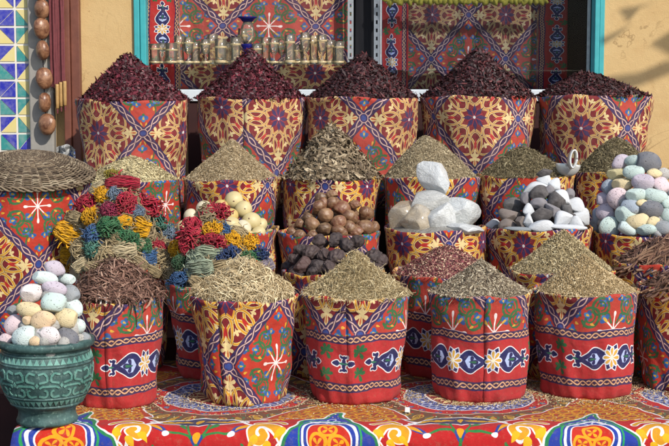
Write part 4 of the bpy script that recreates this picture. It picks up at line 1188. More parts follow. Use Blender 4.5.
# ---- row E, front
E = [sack('front sack of brown bark strips beside the green pot', 70, 163, 304, base_py=410, taper=.88, border=True, segs=[(-1e9, 'C', 153, 366)], seams=[(112, .25)], seed=31),
     sack('front sack of yellow fibre, narrow at the base, with one big rosette', 190, 296, 303, base_py=407, taper=.76, segs=[(-1e9, 'Y', 201, 362), (222, 'Y', 229, 366)], seams=[(222, 1.0)], seed=32, rough=1.1),
     sack('front sack of yellow straw with crossed bands above a red border', 303, 409, 301, base_py=405.5, taper=.81, border=True, segs=[(-1e9, 'L', 326, 351), (346, 'L', 361, 351)], seams=[(346, .7)], seed=33),
     sack('front sack of brown seed with two blue cartouches', 430, 531, 299, base_py=404, taper=.88, border=True, segs=[(-1e9, 'C', 449, 360), (480, 'C', 490, 368)], seams=[(480, .5)], seed=34),
     sack('front sack of tan seed with one centred blue cartouche', 535, 638, 297.5, base_py=400.5, taper=.84, border=True, segs=[(-1e9, 'C', 605, 361)], seed=35),
     sack('front sack of bark sticks cut by the right edge of the photo', 640, 746, 294, base_py=395, taper=.84, segs=[(-1e9, 'R', 668, 302)], seed=36)]
heap('bark_heap', 'heap of curled brown bark strips beside the green pot', E[0], (116, 264), M_BARK, 'curl', 2600, .060, .0048, 1.3, .12, 41, .35, .008, spill=30, thick=.016, stray=.003, cat='bark')
heap('fibre_heap', 'ragged heap of pale yellow fibre in the narrow front sack', E[1], (246, 264), M_FIBRE, 'curl', 4200, .052, .0026, 1.0, .22, 42, .5, .009, spill=40, thick=.022, stray=.004, R=E[1]['R'] * .86, cat='fibre')
heap('straw_heap', 'tall pointed heap of golden straw between the dark lumps and the front', E[2], (356, 251), M_STRAW, 'stalk', 11000, .027, .0016, .80, .08, 43, .6, .006, spill=150, thick=.003, stray=.003, cat='straw')
heap('seed_heap', 'grey-brown seed heap in front of the rosebuds', E[3], (481, 260), M_LENTIL, 'stalk', 11000, .0135, .0030, .92, .07, 44, .5, .003, spill=160, cat='seeds')
heap('seed_heap', 'tan seed heap in front of the olive green seeds', E[4], (583, 255), M_TAN, 'grain', 18000, .0088, .0036, .98, .06, 45, .5, .003, spill=200, cat='seeds')
# ---- tall sack at the left under the tray
LS = sack('tall printed sack under the wicker tray', -38, 87, 189, 6.02, taper=.88, zb=0, segs=[(-1e9, 'F', 50, 206)], seed=40)
# grains spilt over the ground cloth
def spilt():
    rs = np.random.RandomState(8); P = []
    for k, (sk, n, wd) in enumerate(((E[0], 500, .05), (E[1], 900, .06), (E[2], 700, .05), (E[3], 1700, .055), (E[4], 1500, .06), (E[5], 1600, .10))):
        a = rs.rand(n) * 2 * pi; r = sk['R'] * .86 + np.abs(rs.normal(0, wd, n))
        P.append(np.stack([sk['x'] + r * np.cos(a), sk['y'] + r * np.sin(a), np.full(n, .0035)], -1))
    P.append(np.stack([rs.uniform(-1.0, 1.5, 900), rs.uniform(4.84, 5.7, 900), np.full(900, .0035)], -1))
    P = np.vstack(P); P = P[P[:, 1] > EDGE + .07]; n = len(P); N = np.tile((0, 0, 1.0), (n, 1)); D = rand_dirs(N, rs, .1)
    v, lo, to = scatter('grain', P, D, N, .0075 * np.exp(rs.normal(0, .35, n)), .0036 * np.exp(rs.normal(0, .25, n)), rs)
    me = np_mesh('spilt_seeds', v, lo, np.concatenate([[0], np.cumsum(to)[:-1]]), to)
    tag(mesh_obj('spilt_seeds', me, M_TAN), 'seeds and straw bits spilt over the ground cloth round the front sacks', 'seeds', kind='stuff')
spilt()
# ------------------------------------------------------------------ single things lying on the sacks
import bmesh
from mathutils import Matrix, Vector
def blob_mesh(name, seed, rad, sub=3, amp=.12, flat=0.0, chop=0, fine=0.0, lens=False):
    """rounded irregular stone of about the given radius; chop = number of flat broken faces"""
    bm = bmesh.new(); bmesh.ops.create_icosphere(bm, subdivisions=sub, radius=1.0)
    rs = np.random.RandomState(seed); K = rs.normal(size=(7, 3)) * 1.5; ph = rs.rand(7) * 6.3
    pl = []
    for k in range(chop):
        d = rs.normal(size=3); d /= np.linalg.norm(d); pl.append((d, rs.uniform(.50, .74) if chop > 2 or name != 'pumice_stone' else rs.uniform(.74, .86)))
    for v in bm.verts:
        c = np.array(v.co); n = sum(np.sin(K[i] @ c + ph[i]) for i in range(7)) / 7
        c = c * (1 + amp * n * 1.6)
        if fine: c = c * (1 + fine * sum(np.sin(4.5 * (K[i] @ c) + ph[i]) for i in range(7)) / 4)
        for d, t in pl:
            q = c @ d
            if q > t: c = c - d * (q - t) * .96
        if lens: c = c * (1, (1 - .75 * min(1, abs(c[0])) ** 2) * (1 if c[1] > 0 else .45), 1)
        v.co = c
    co = np.array([v.co for v in bm.verts]); lo_, hi_ = co.min(0), co.max(0)
    for v in bm.verts: v.co = [(v.co[i] - (lo_[i] + hi_[i]) / 2) / ((hi_[i] - lo_[i]) / 2) * rad for i in range(3)]
    me = bpy.data.meshes.new(name); bm.to_mesh(me); bm.free()
    me.polygons.foreach_set('use_smooth', np.full(len(me.polygons), True))
    if chop and name != 'pumice_stone': me.set_sharp_from_angle(angle=radians(38))
    return me
def place(name, me, mat, pos, w, h, ang, thick, rs, rad, color, jitter=.25, push=.3):
    """w, h in metres as the camera sees them; thick along the view"""
    o = mesh_obj(name, me, mat)
    a = radians(ang)
    X = cos(a) * RT + sin(a) * UP; Y = -sin(a) * RT + cos(a) * UP; Z = np.cross(X, Y)
    m = Matrix(np.stack([X, Y, Z], 1).tolist()).to_4x4()
    spin = Matrix.Rotation(rs.normal(0, jitter), 4, 'X') @ Matrix.Rotation(rs.normal(0, jitter), 4, 'Y')
    o.rotation_mode = 'XYZ'; o.rotation_euler = (m @ spin).to_euler()
    o.scale = (w / 2 / rad, h / 2 / rad, thick / 2 / rad)
    v = np.asarray(pos) - CAM; v /= np.linalg.norm(v)
    o.location = tuple(np.asarray(pos) + v * thick * push)
    o.color = srgb(color)
    return o
def ordinal_labels(items, fmt, fmt_only, cat, group, band=None):
    """items: (object, kind word, px, py). Counts the look-alikes from left to right inside each level of the heap."""
    ys = sorted(i[3] for i in items); lo, hi = ys[0], ys[-1]
    names = {1: [''], 2: ['upper', 'lower'], 3: ['top', 'middle', 'bottom']}[band or 1]
    cells = {}
    for it in items:
        b = min(len(names) - 1, int((it[3] - lo) / (hi - lo + 1e-6) * len(names)))
        cells.setdefault((it[1], b), []).append(it)
    for (w, b), L in cells.items():
        L.sort(key=lambda i: i[2])
        lev = names[b]
        for k, it in enumerate(L):
            n_w = sum(len(v) for (ww, bb), v in cells.items() if ww == w)
            if n_w == 1: lab = fmt_only.format(w=w)
            elif len(L) == 1: lab = fmt.format(w=w, o='only one', lev=lev)
            else: lab = fmt.format(w=w, o=ORD[k] + ' from left', lev=lev)
            tag(it[0], lab, cat, group)
TONES = {'mauve': 'b6abb8', 'pink': 'd0bcc2', 'pale pink': 'd8cecf', 'mint': 'b4c6c1', 'pale mint': 'c6d4d2', 'cream': 'd2c096', 'peach': 'd0b490', 'dark grey': '64666e', 'grey': '8a8f94', 'blue-grey': '98a4b2', 'yellow': 'c0b68a', 'light grey': 'aeaca8'}
PUM = [blob_mesh('pumice_stone', s, .035, 4, .17, chop=2) for s in range(5)]
def heap_items(name, meshes, mat, S, org, scl, items, tones, thick_k, rad, seed, push=.3, jitter=.25, grow=1.0):
    rs = np.random.RandomState(seed); out = []
    for k, (cx, cy, w, h, an, tone) in enumerate(items):
        px, py = org[0] + cx / scl, org[1] + cy / scl
        pos = S.hit(px, py); q = mpp(pos); w_, h_ = w / scl * q * grow, h / scl * q * grow
        o = place(name, meshes[k % len(meshes)], mat, pos, w_, h_, an, thick_k * (w_ + h_) / 2, rs, rad, tones[tone], jitter, push)
        out.append((o, tone, px, py))
    return out
def bed(name, label, cat, S, me_list, mat, n, rad, seed, tone, sz=(.8, 1.1)):
    """what fills the inside of a heap below the pieces one can see"""
    rs = np.random.RandomState(seed); V, F = [], []
    b = 0
    for k in range(n):
        r = S.R * .90 * sqrt(rs.rand()); a = rs.rand() * 2 * pi; x, y = S.x + r * cos(a), S.y + r * sin(a)
        z = float(S.h(np.array(x), np.array(y))); z = S.z + (z - S.z) * rs.uniform(.2, .9) - rad * 1.0
        me = me_list[k % len(me_list)]
        co = np.empty(len(me.vertices) * 3, np.float32); me.vertices.foreach_get('co', co); co = co.reshape(-1, 3)
        R_ = np.array(Matrix.Rotation(rs.rand() * 6, 3, Vector(rs.normal(size=3)).normalized())); s_ = rs.uniform(*sz)
        V.append((co * (1, .8, .65) * s_) @ R_.T + (x - S.x, y - S.y, max(z, S.z - .01) - S.z))
        F += [tuple(i + b for i in p.vertices) for p in me.polygons]; b += len(co)
    V = np.vstack(V); me = bpy.data.meshes.new(name); me.from_pydata(V.tolist(), [], F); me.polygons.foreach_set('use_smooth', np.full(len(F), True)); me.update()
    o = mesh_obj(name, me, mat, None, (S.x, S.y, S.z)); o.color = srgb(tone)
    tag(o, label, cat, kind='stuff'); return o
LOWPUM = [blob_mesh('pumice_stone', s + 20, .035, 2, .10) for s in range(3)]

# coloured pumice at the right end
S = Shape(Cs['pumice'], (643, 147), 1.35, None, .03, 1)
P6 = [(172, 92, 75, 55, 25, 'mauve'), (225, 90, 65, 45, 10, 'mint'), (292, 95, 95, 80, -10, 'dark grey'),
      (157, 142, 75, 50, 15, 'yellow'), (228, 138, 80, 55, 5, 'mint'), (315, 142, 60, 38, 0, 'cream'), (355, 145, 52, 48, -20, 'light grey'),
      (125, 195, 60, 50, 40, 'blue-grey'), (180, 190, 80, 50, 0, 'cream'), (268, 180, 85, 62, 10, 'mauve'), (345, 190, 68, 62, -20, 'pink'),
      (160, 250, 80, 85, 0, 'pink'), (100, 250, 52, 52, 0, 'mauve'), (240, 235, 82, 52, 5, 'mint'), (320, 238, 90, 57, -10, 'mint'), (368, 265, 50, 52, 0, 'mint'),
      (110, 308, 72, 70, 20, 'mauve'), (215, 285, 80, 62, -20, 'blue-grey'), (195, 318, 76, 76, 15, 'mint'), (302, 297, 90, 66, 5, 'dark grey'), (266, 270, 52, 34, 0, 'cream'), (365, 320, 50, 52, 0, 'mint'),
      (75, 325, 42, 66, 0, 'blue-grey'), (70, 362, 46, 55, 0, 'grey'), (245, 345, 86, 66, 15, 'cream'), (310, 345, 54, 36, 15, 'cream'),
      (125, 370, 80, 78, 20, 'mint'), (203, 378, 72, 46, -20, 'pale mint'), (280, 382, 78, 44, 10, 'mint'), (345, 372, 76, 58, -10, 'grey'),
      (400, 215, 70, 60, 10, 'grey'), (415, 290, 80, 60, -10, 'cream'), (405, 360, 70, 62, 20, 'mint'), (410, 160, 60, 55, 0, 'mint')]
L6 = heap_items('pumice_stone', PUM, M_STONE, S, (580, 140), 4.25, P6, TONES, .66, .035, 3, grow=1.17)
ordinal_labels(L6, '{w} pumice stone, {o} of its colour, {lev} of the right-hand heap', 'the one {w} pumice stone in the right-hand heap', 'pumice stone', 'pumice stones on the right sack', 3)
bed('pumice_bed', 'smaller pumice stones filling the inside of the right-hand heap', 'pumice stones', S, LOWPUM, M_STONE, 70, .035, 5, '8d8f92')

# the pot and its pumice
PY = at_z(48, 428.5, 0)[1] + .105
pc = at(47, 400, PY); PXc = float(pc[0])
PR = 48.5 * mpp((0, PY, .25)); ZR = float(at(47, 347, PY - PR)[2])
pot = empty('stone_pot', (PXc, PY, .002)); tag(pot, 'squat green verdigris pot with carved bands, heaped with pumice stones', 'pot')
k_ = ZR
prof = [(.0, 0), (.62, 0), (.63, .03), (.60, .07), (.58, .13), (.60, .17), (.70, .22), (.83, .34), (.92, .48), (.955, .62), (.945, .74), (.90, .83), (.865, .88), (.87, .895), (.92, .90), (.99, .92), (1.0, .95), (.99, .985), (.94, 1.0), (.86, .995), (.83, .96), (.84, .88), (.0, .80)]
m = MB(); m.lathe([(r * PR, z * k_) for r, z in prof], 64, caps=False); m.build('body', M_POT, pot, smooth=True)
def belly(t):
    zs = [p[1] for p in prof[:14]]; rs_ = [p[0] for p in prof[:14]]
    return float(np.interp(t, zs, rs_)) * PR
def relief(polys, name, th=.0035):
    """raised carving: flat outlines (angle, height fraction) wrapped round the belly"""
    v, f = [], []
    for P in polys:
        P = np.asarray(P, float); n = len(P); b = len(v); c = P.mean(0)
        for lift in (-.002, th):
            for a, t in P: r = belly(t) + lift; v.append((r * sin(a), -r * cos(a), t * k_))
        f.append(tuple(b + n + i for i in range(n)))
        for i in range(n): j = (i + 1) % n; f.append((b + i, b + j, b + n + j, b + n + i))
    m = MB(); m.add(v, f); return m.build(name, M_POT_RELIEF, pot)
tri = []
for k in range(44):
    a = 2 * pi * k / 44; d = 2 * pi / 44
    tri.append([(a - d * .46, .33), (a + d * .46, .33), (a, .265)][::-1]); tri.append([(a - d * .46, .765), (a + d * .46, .765), (a, .835)])
relief(tri[0::2], 'triangle_band'); relief(tri[1::2], 'triangle_band')
def bar(P, w=.022):
    out = []
    for (a, t), (b_, u) in zip(P[:-1], P[1:]):
        d = np.array((b_ - a, (u - t) * 1.9)); L = np.linalg.norm(d); nx, ny = -d[1] / L * w, d[0] / L * w / 1.9
        out.append([(a - nx, t - ny), (b_ - nx, u - ny), (b_ + nx, u + ny), (a + nx, t + ny)])
    return out
geo = []
for k in range(12):
    a = 2 * pi * k / 12; d = 2 * pi / 12
    geo += bar([(a + .10 * d, .44), (a + .10 * d, .50), (a + .22 * d, .52), (a + .78 * d, .52), (a + .90 * d, .50), (a + .90 * d, .44)][1:5])
    geo += bar([(a + .06 * d, .66), (a + .30 * d, .68), (a + .42 * d, .64), (a + .42 * d, .58), (a + .10 * d, .56)])
    geo += bar([(a + .94 * d, .66), (a + .70 * d, .68), (a + .58 * d, .64), (a + .58 * d, .58), (a + .90 * d, .56)])
    geo += bar([(a + .06 * d, .40), (a + .30 * d, .385), (a + .42 * d, .41), (a + .42 * d, .46), (a + .30 * d, .475)])
    geo += bar([(a + .94 * d, .40), (a + .70 * d, .385), (a + .58 * d, .41), (a + .58 * d, .46), (a + .70 * d, .475)])
    geo.append([(a, .50), (a + .07 * d, .53), (a, .56), (a - .07 * d, .53)])
relief(geo, 'carved_band')
rg = MB()
for t, w in ((.245, .006), (.355, .005), (.735, .005), (.85, .006)):
    r = belly(t); rg.lathe([(r - .002, t * k_ - w), (r + .004, t * k_ - w * .5), (r + .004, t * k_ + w * .5), (r - .002, t * k_ + w)], 64, caps=False)
rg.build('ridge', M_POT, pot, smooth=True)
psk = dict(x=PXc, y=PY, z=ZR - .012, R=PR * .93)
S = Shape(psk, (54, 258), 1.25, PR * .90, .03, 4)
P1 = [(245, 80, 92, 62, -25, 'mauve'), (295, 130, 78, 50, -15, 'pale mint'), (205, 125, 106, 58, 5, 'pale mint'),
      (145, 193, 106, 86, 0, 'pale pink'), (243, 172, 106, 60, -15, 'mauve'), (238, 232, 110, 98, 20, 'mint'), (312, 195, 82, 76, -40, 'grey'),
      (330, 258, 86, 70, -45, 'pale mint'), (58, 270, 52, 46, 30, 'grey'), (130, 268, 112, 66, -5, 'cream'), (190, 312, 106, 80, 10, 'peach'), (293, 305, 96, 84, 0, 'cream'),
      (62, 330, 92, 80, 30, 'pink'), (122, 315, 44, 38, 0, 'peach'), (348, 340, 66, 62, 30, 'pale mint'), (25, 398, 62, 52, 0, 'pink'), (110, 390, 110, 92, 25, 'pale mint'),
      (157, 408, 54, 46, 0, 'peach'), (213, 385, 106, 84, 10, 'pale pink'), (300, 395, 102, 84, -25, 'dark grey'), (372, 392, 62, 50, 10, 'grey')]
L1 = heap_items('pumice_stone', PUM, M_STONE, S, (0, 250), 4.46, P1, TONES, .75, .035, 8, grow=1.09)
ordinal_labels(L1, '{w} pumice stone, {o} of its colour, {lev} of the pot heap', 'the one {w} pumice stone on the green pot', 'pumice stone', 'pumice stones on the green pot', 3)
bed('pumice_bed', 'smaller pumice stones filling the inside of the heap on the green pot', 'pumice stones', S, LOWPUM, M_STONE, 40, .035, 6, '9d9c98')

# split white and dark stones
S = Shape(Cs['split'], (548, 178), 1.2, None, .03, 7)
SLICE = [blob_mesh('split_stone', s + 40, .03, 4, .06, chop=1, lens=True) for s in range(4)]
DARKST = [blob_mesh('split_stone', s + 60, .03, 4, .24, chop=6) for s in range(5)]
T5 = {'white': 'c9cdd2', 'dark': '3e3a3c', 'dark grey': '4c4b4c', 'grey': '77747a', 'taupe': '6e625c'}
W5 = [(290, 175, 54, 42, -20, 'white'), (335, 197, 48, 48, -30, 'white'), (245, 215, 94, 44, 15, 'white'), (360, 255, 72, 52, -30, 'white'), (425, 290, 84, 54, -25, 'white'), (455, 342, 74, 62, -30, 'white'),
      (365, 350, 74, 54, 30, 'white'), (278, 382, 92, 46, 0, 'white'), (425, 367, 58, 46, 0, 'white'), (217, 312, 44, 46, 0, 'white'), (215, 357, 34, 50, 0, 'white'), (60, 377, 56, 42, 0, 'white')]
D5 = [(288, 150, 62, 36, 0, 'dark'), (265, 240, 74, 68, 10, 'dark'), (340, 285, 74, 76, -30, 'dark'), (265, 282, 66, 42, -15, 'grey'), (325, 315, 72, 42, -40, 'grey'), (280, 337, 96, 64, -5, 'dark'),
      (150, 292, 88, 62, 0, 'dark grey'), (140, 342, 98, 48, -10, 'taupe'), (120, 377, 64, 48, 0, 'taupe'), (182, 366, 40, 52, 0, 'taupe'), (205, 262, 44, 48, 0, 'grey'), (400, 242, 44, 44, 0, 'grey'), (395, 320, 50, 60, 10, 'dark grey'), (310, 225, 40, 40, 0, 'grey')]
L5 = heap_items('split_stone', SLICE, M_ROCK, S, (480, 140), 4.46, W5, T5, .6, .03, 9, grow=1.38) + heap_items('split_stone', DARKST, M_ROCK, S, (480, 140), 4.46, D5, T5, .75, .03, 10, grow=1.25)
ordinal_labels(L5, '{w} split stone, {o} of its colour, {lev} of the heap below the scoop', 'the one {w} split stone below the scoop', 'stone', 'split stones on one sack', 3)
bed('stone_bed', 'smaller dark stones filling the inside of the split stone heap', 'stones', S, LOWPUM, M_ROCK, 150, .035, 15, '4a4646', (.6, .8))
for (cx, cy, w, h, c, lab) in ((385, 391, 190, 24, 'c9cdd2', 'long flat white slab lying at the front rim below the split stones'), (170, 399, 130, 20, '7a8288', 'long flat grey slab lying at the front rim left of the white slab')):
    Y = Cs['split']['y'] - Cs['split']['R'] + .055
    q = at(480 + cx / 4.46, 140 + cy / 4.46, Y); s_ = mpp(q) / 4.46
    me = blob_mesh('stone_slab', 77, .03, 4, .08, chop=4)
    o = place('stone_slab', me, M_ROCK, q, w * s_, h * s_ * 1.3, -2, .05, np.random.RandomState(1), .03, c, .03, 0); tag(o, lab, 'stone slab')

# brown nuts
S = Shape(Cs['nut'], (329, 186), 1.5, None, .02, 9)
NUT = [blob_mesh('brown_nut', s + 80, .026, 4, .22, fine=.05, chop=1) for s in range(5)]
N3 = [(140, 95, 42, 36), (177, 85, 42, 32), (150, 112, 40, 32), (183, 112, 46, 40), (135, 128, 56, 46), (215, 130, 56, 46), (255, 120, 42, 36), (157, 157, 50, 52), (240, 160, 56, 46), (295, 150, 52, 50), (200, 178, 54, 44), (68, 185, 32, 36), (110, 187, 54, 46), (240, 195, 42, 42),
      (40, 215, 36, 36), (70, 222, 42, 32), (110, 225, 36, 32), (153, 202, 46, 42), (205, 210, 56, 36), (290, 200, 62, 56), (322, 197, 38, 42), (262, 215, 46, 40), (96, 165, 36, 34)]
TN = {'brown': '5e3826', 'dark brown': '452a1e', 'reddish brown': '6a3a28', 'tan brown': '7c5840'}
rr = random.Random(5)
N3 = [(a, b, c, d, rr.uniform(-40, 40), rr.choice(['brown', 'brown', 'dark brown', 'reddish brown', 'tan brown'])) for a, b, c, d in N3]
L3 = heap_items('brown_nut', NUT, M_NUT, S, (280, 170), 3.43, N3, TN, .95, .026, 12, grow=1.08)
ordinal_labels([(o, 'brown', x, y) for o, _, x, y in L3], 'glossy {w} nut, {o} in the {lev} layer of the nut heap', '{w} nut', 'nut', 'brown nuts on one sack', 3)
bed('nut_bed', 'smaller brown nuts filling the inside of the nut heap', 'nuts', S, [blob_mesh('n', 3, .026, 2, .1)], M_NUT, 70, .026, 16, '5a3826')
# dark lumps
S = Shape(Ds['lump'], (338, 234), 1.6, None, .02, 10)
LUMP = [blob_mesh('dark_lump', s + 100, .028, 5, .22, chop=1, fine=.10) for s in range(5)]
D3 = [(140, 245, 56, 52), (75, 275, 58, 42), (110, 285, 62, 52), (190, 240, 52, 46), (225, 255, 52, 46), (265, 245, 52, 46), (150, 290, 44, 44), (195, 300, 62, 56), (80, 328, 62, 62), (25, 335, 48, 42), (130, 330, 52, 52), (165, 332, 44, 44), (320, 300, 62, 56), (347, 310, 44, 46), (330, 340, 54, 40), (260, 290, 54, 44), (52, 305, 46, 42), (240, 330, 50, 50), (290, 330, 50, 50), (110, 350, 46, 30), (50, 352, 44, 30)]
TL = {'dark brown': '3a2c2c', 'black-brown': '2b2224', 'reddish brown': '4c3432'}
D3 = [(a, b, c, d, rr.uniform(-40, 40), 'reddish brown' if (a, b) == (80, 328) else rr.choice(['dark brown', 'black-brown'])) for a, b, c, d in D3]
LL = heap_items('dark_lump', LUMP, M_LUMP, S, (280, 170), 3.43, D3, TL, .95, .028, 13, grow=1.1)
ordinal_labels([(o, 'reddish' if t.startswith('red') else 'blackish', x, y) for o, t, x, y in LL], 'rough {w} brown lump, {o} in the {lev} layer below the nuts', 'rough {w} brown lump at the front of the lump heap', 'lump', 'dark lumps on one sack', 3)
bed('lump_bed', 'smaller dark lumps filling the inside of the lump heap', 'lumps', S, [blob_mesh('n', 3, .028, 2, .25)], M_LUMP, 70, .028, 17, '2e2426')
# pale balls
S = Shape(Cs['ball'], (233, 192), 1.3, None, .02, 11)
BALL = [blob_mesh('pale_ball', s + 120, .04, 4, .025) for s in range(3)]
Bl = [(275, 38, 62, 60), (310, 72, 60, 58), (340, 117, 66, 62), (228, 60, 48, 44), (165, 68, 56, 52), (115, 98, 52, 50), (90, 140, 52, 52), (262, 95, 54, 50), (265, 130, 62, 56), (282, 150, 62, 50), (375, 130, 42, 50), (365, 160, 52, 44), (310, 140, 56, 50), (210, 100, 54, 52), (330, 168, 50, 34)]
TB = {'pale': 'c6b88a', 'yellowish': 'bfa768', 'white': 'cfc6ac'}
Bl = [(a, b, c, d, rr.uniform(-60, 60), 'yellowish' if (a, b) in ((228, 60), (262, 95)) else 'white' if (a, b) in ((165, 68), (115, 98), (310, 140)) else 'pale') for a, b, c, d in Bl]
LB_ = heap_items('pale_ball', BALL, M_BALL, S, (160, 190), 3.717, Bl, TB, 1.0, .04, 14, grow=1.12)
ordinal_labels(LB_, 'smooth {w} ball, {o} of its tone, {lev} half of the ball heap', 'smooth {w} ball in the ball heap', 'ball', 'pale balls on one sack', 2)
for k, (o, t, x, y) in enumerate(LB_):
    d = MB(); d.lathe([(.0, .0), (.004, .0), (.003, -.004), (.0, -.005)], 8, caps=False)
    q = Vector((.3 * sin(k * 2.3), .25 * cos(k * 1.7), 1)).normalized() * .0402
    c = d.build('stem_scar', M_BARK, o, tuple(q), smooth=True)
bed('ball_bed', 'smaller pale balls filling the inside of the ball heap', 'balls', S, [blob_mesh('n', 3, .038, 2, .03)], M_BALL, 22, .038, 18, 'b3a478', (.7, .9))
# white crystals
cs = Cs['crystal']
CR = [(433, 179, 28, 37, 14, 'tall', .75, -.02, 'tall white crystal standing at the top of the crystal pile'), (433, 202, 47, 23, 3, 'wide', .8, -.04, 'wide greyish crystal lying under the tall top one'), (403, 219, 33, 30, 30, 'tan', .9, -.03, 'tan-tinted crystal at the left of the crystal pile'),
      (417, 219.5, 32, 29, -8, 'tan', .9, -.11, 'tan-tinted crystal in front of the leftmost one'), (441, 220, 28, 31, 10, 'w', .9, -.12, 'crumpled bright white crystal at the front middle of the pile'), (461, 214, 39, 30, -5, 'g', .9, -.06, 'big bright white crystal at the right of the pile'), (465, 228.5, 36, 10, -3, 'w', .9, -.15, 'flat white crystal piece at the front right rim')]
S = Shape(cs, (432, 172), 1.2, None, .02, 12); rs = np.random.RandomState(21)
for k, (px, py, w, h, an, t_, th_, dy, lab) in enumerate(CR):
    pos = at(px, py, cs['y'] + dy); q = mpp(pos)
    me = blob_mesh('white_crystal', 140 + k, .06, 4, .16, chop=11)
    c = {'tall': 'e6e9ea', 'wide': 'd4d4d0', 'tan': 'c6b69c', 'w': 'ebeeee', 'g': 'e0e4e4'}[t_]
    o = place('white_crystal', me, M_CRYSTAL, pos, w * q * 1.08, h * q * 1.08, an, th_ * (w + h) / 2 * q, rs, .06, c, .10, 0)
    tag(o, lab, 'crystal', 'white crystals on one sack')
tp_ = np.array(cs['o'].location); cz = MB(); cz.lathe([(.0, 0), (cs['R'] - .015, 0), (cs['R'] * .75, .02), (cs['R'] * .45, .045), (.0, .06)], 40, caps=False)
o = cz.build('crystal_bed', M_CRYSTAL, None, (cs['x'], cs['y'], cs['z'] - .008)); o.color = srgb('8f8a80'); tag(o, 'crushed greyish crystal below the big white crystals', 'crystal grit', kind='stuff')

# metal scoop
sp = at(568, 166, 6.44); t = empty('metal_scoop', tuple(sp)); tag(t, 'shiny metal scoop stuck upright between two green-grey herb heaps', 'scoop')
t.rotation_euler = (radians(-8), radians(4), radians(-16)); t.scale = (1.0, 1.0, 1.0)
R_ = .058; n = 20
v, f = [], []
for j in range(7):                      # half bowl: a quarter-sphere shell with its open flat side up
    e = (j / 6) * pi / 2
    for i in range(n + 1):
        a = pi + pi * i / n; v.append((R_ * cos(a) * cos(e), -R_ * .55 * sin(e), R_ * sin(a) * cos(e) + .008))
for j in range(6):
    for i in range(n): f.append((j * (n + 1) + i, j * (n + 1) + i + 1, (j + 1) * (n + 1) + i + 1, (j + 1) * (n + 1) + i))
m = MB(); m.add(v, f); h = m.build('bowl', M_STEEL, t, smooth=True); so = h.modifiers.new('thickness', 'SOLIDIFY'); so.thickness = .003
m = MB(); ring = [(.019 * cos(a) + .002, .0, .044 * sin(a) + .030) for a in np.linspace(0, 2 * pi, 33)]
v = []
for p in ring: v += [(p[0], -.062, p[2]), (p[0], -.020, p[2])]
m.add(v, [(2 * i, 2 * i + 1, 2 * i + 3, 2 * i + 2) for i in range(32)])
h = m.build('handle', M_STEEL, t, smooth=True); h.rotation_euler = (0, 0, radians(22)); h.location = (.006, -.012, 0); so = h.modifiers.new('thickness', 'SOLIDIFY'); so.thickness = .007

# wicker tray: rings of woven cane over spokes, a shallow dome leaning to the front
TYc = 6.0; tc = at(28, 172, TYc); TR = 66 * mpp(tc)
tray = empty('wicker_tray', tuple(tc)); tray.rotation_euler = (radians(9.5), radians(3.0), 0)
tag(tray, 'round brown wicker tray turned over on the tall left sack', 'tray')
def dome(r): return .075 * (1 - r ** 2.4) 
m = MB(); rs = np.random.RandomState(6)
for k in range(54):
    r = TR * (1 - k / 55.0); n = 110 if r > TR * .4 else 60
    pts = []
    for i in range(n + 1):
        a = 2 * pi * i / n; rr_ = r * (1 + .004 * sin(5 * a + k)) ; pts.append((rr_ * cos(a), rr_ * sin(a), dome(min(1, rr_ / TR)) + .0035 * (1 if (int(a / (2 * pi) * 44) + k) % 2 else -1) + rs.uniform(-.001, .001)))
    for j in range(0, n, 10): m.tube(pts[j:j + 11], .0036, 5)
m.build('weave', M_WICKER, tray, smooth=True)
m = MB()
for k in range(44):
    a = 2 * pi * k / 44; m.tube([(r * TR * cos(a), r * TR * sin(a), dome(r)) for r in np.linspace(.05, 1.0, 12)], .004, 5)
m.build('spoke', M_WICKER, tray, smooth=True)
m = MB()
for q in range(3): m.tube([(TR * (1.0 + .008 * sin(20 * a + q * 2.1)) * cos(a), TR * (1.0 + .008 * sin(20 * a + q * 2.1)) * sin(a), -.006 + .009 * cos(20 * a + q * 2.1)) for a in np.linspace(0, 2 * pi, 121)], .0045, 6)
m.build('braided_rim', M_WICKER, tray, smooth=True)
m = MB(); m.lathe([(.0, dome(0) - .008)] + [(TR * r, dome(r) - .009) for r in np.linspace(.1, .99, 14)], 60, caps=False); m.build('inner_layer', M_DARK, tray)

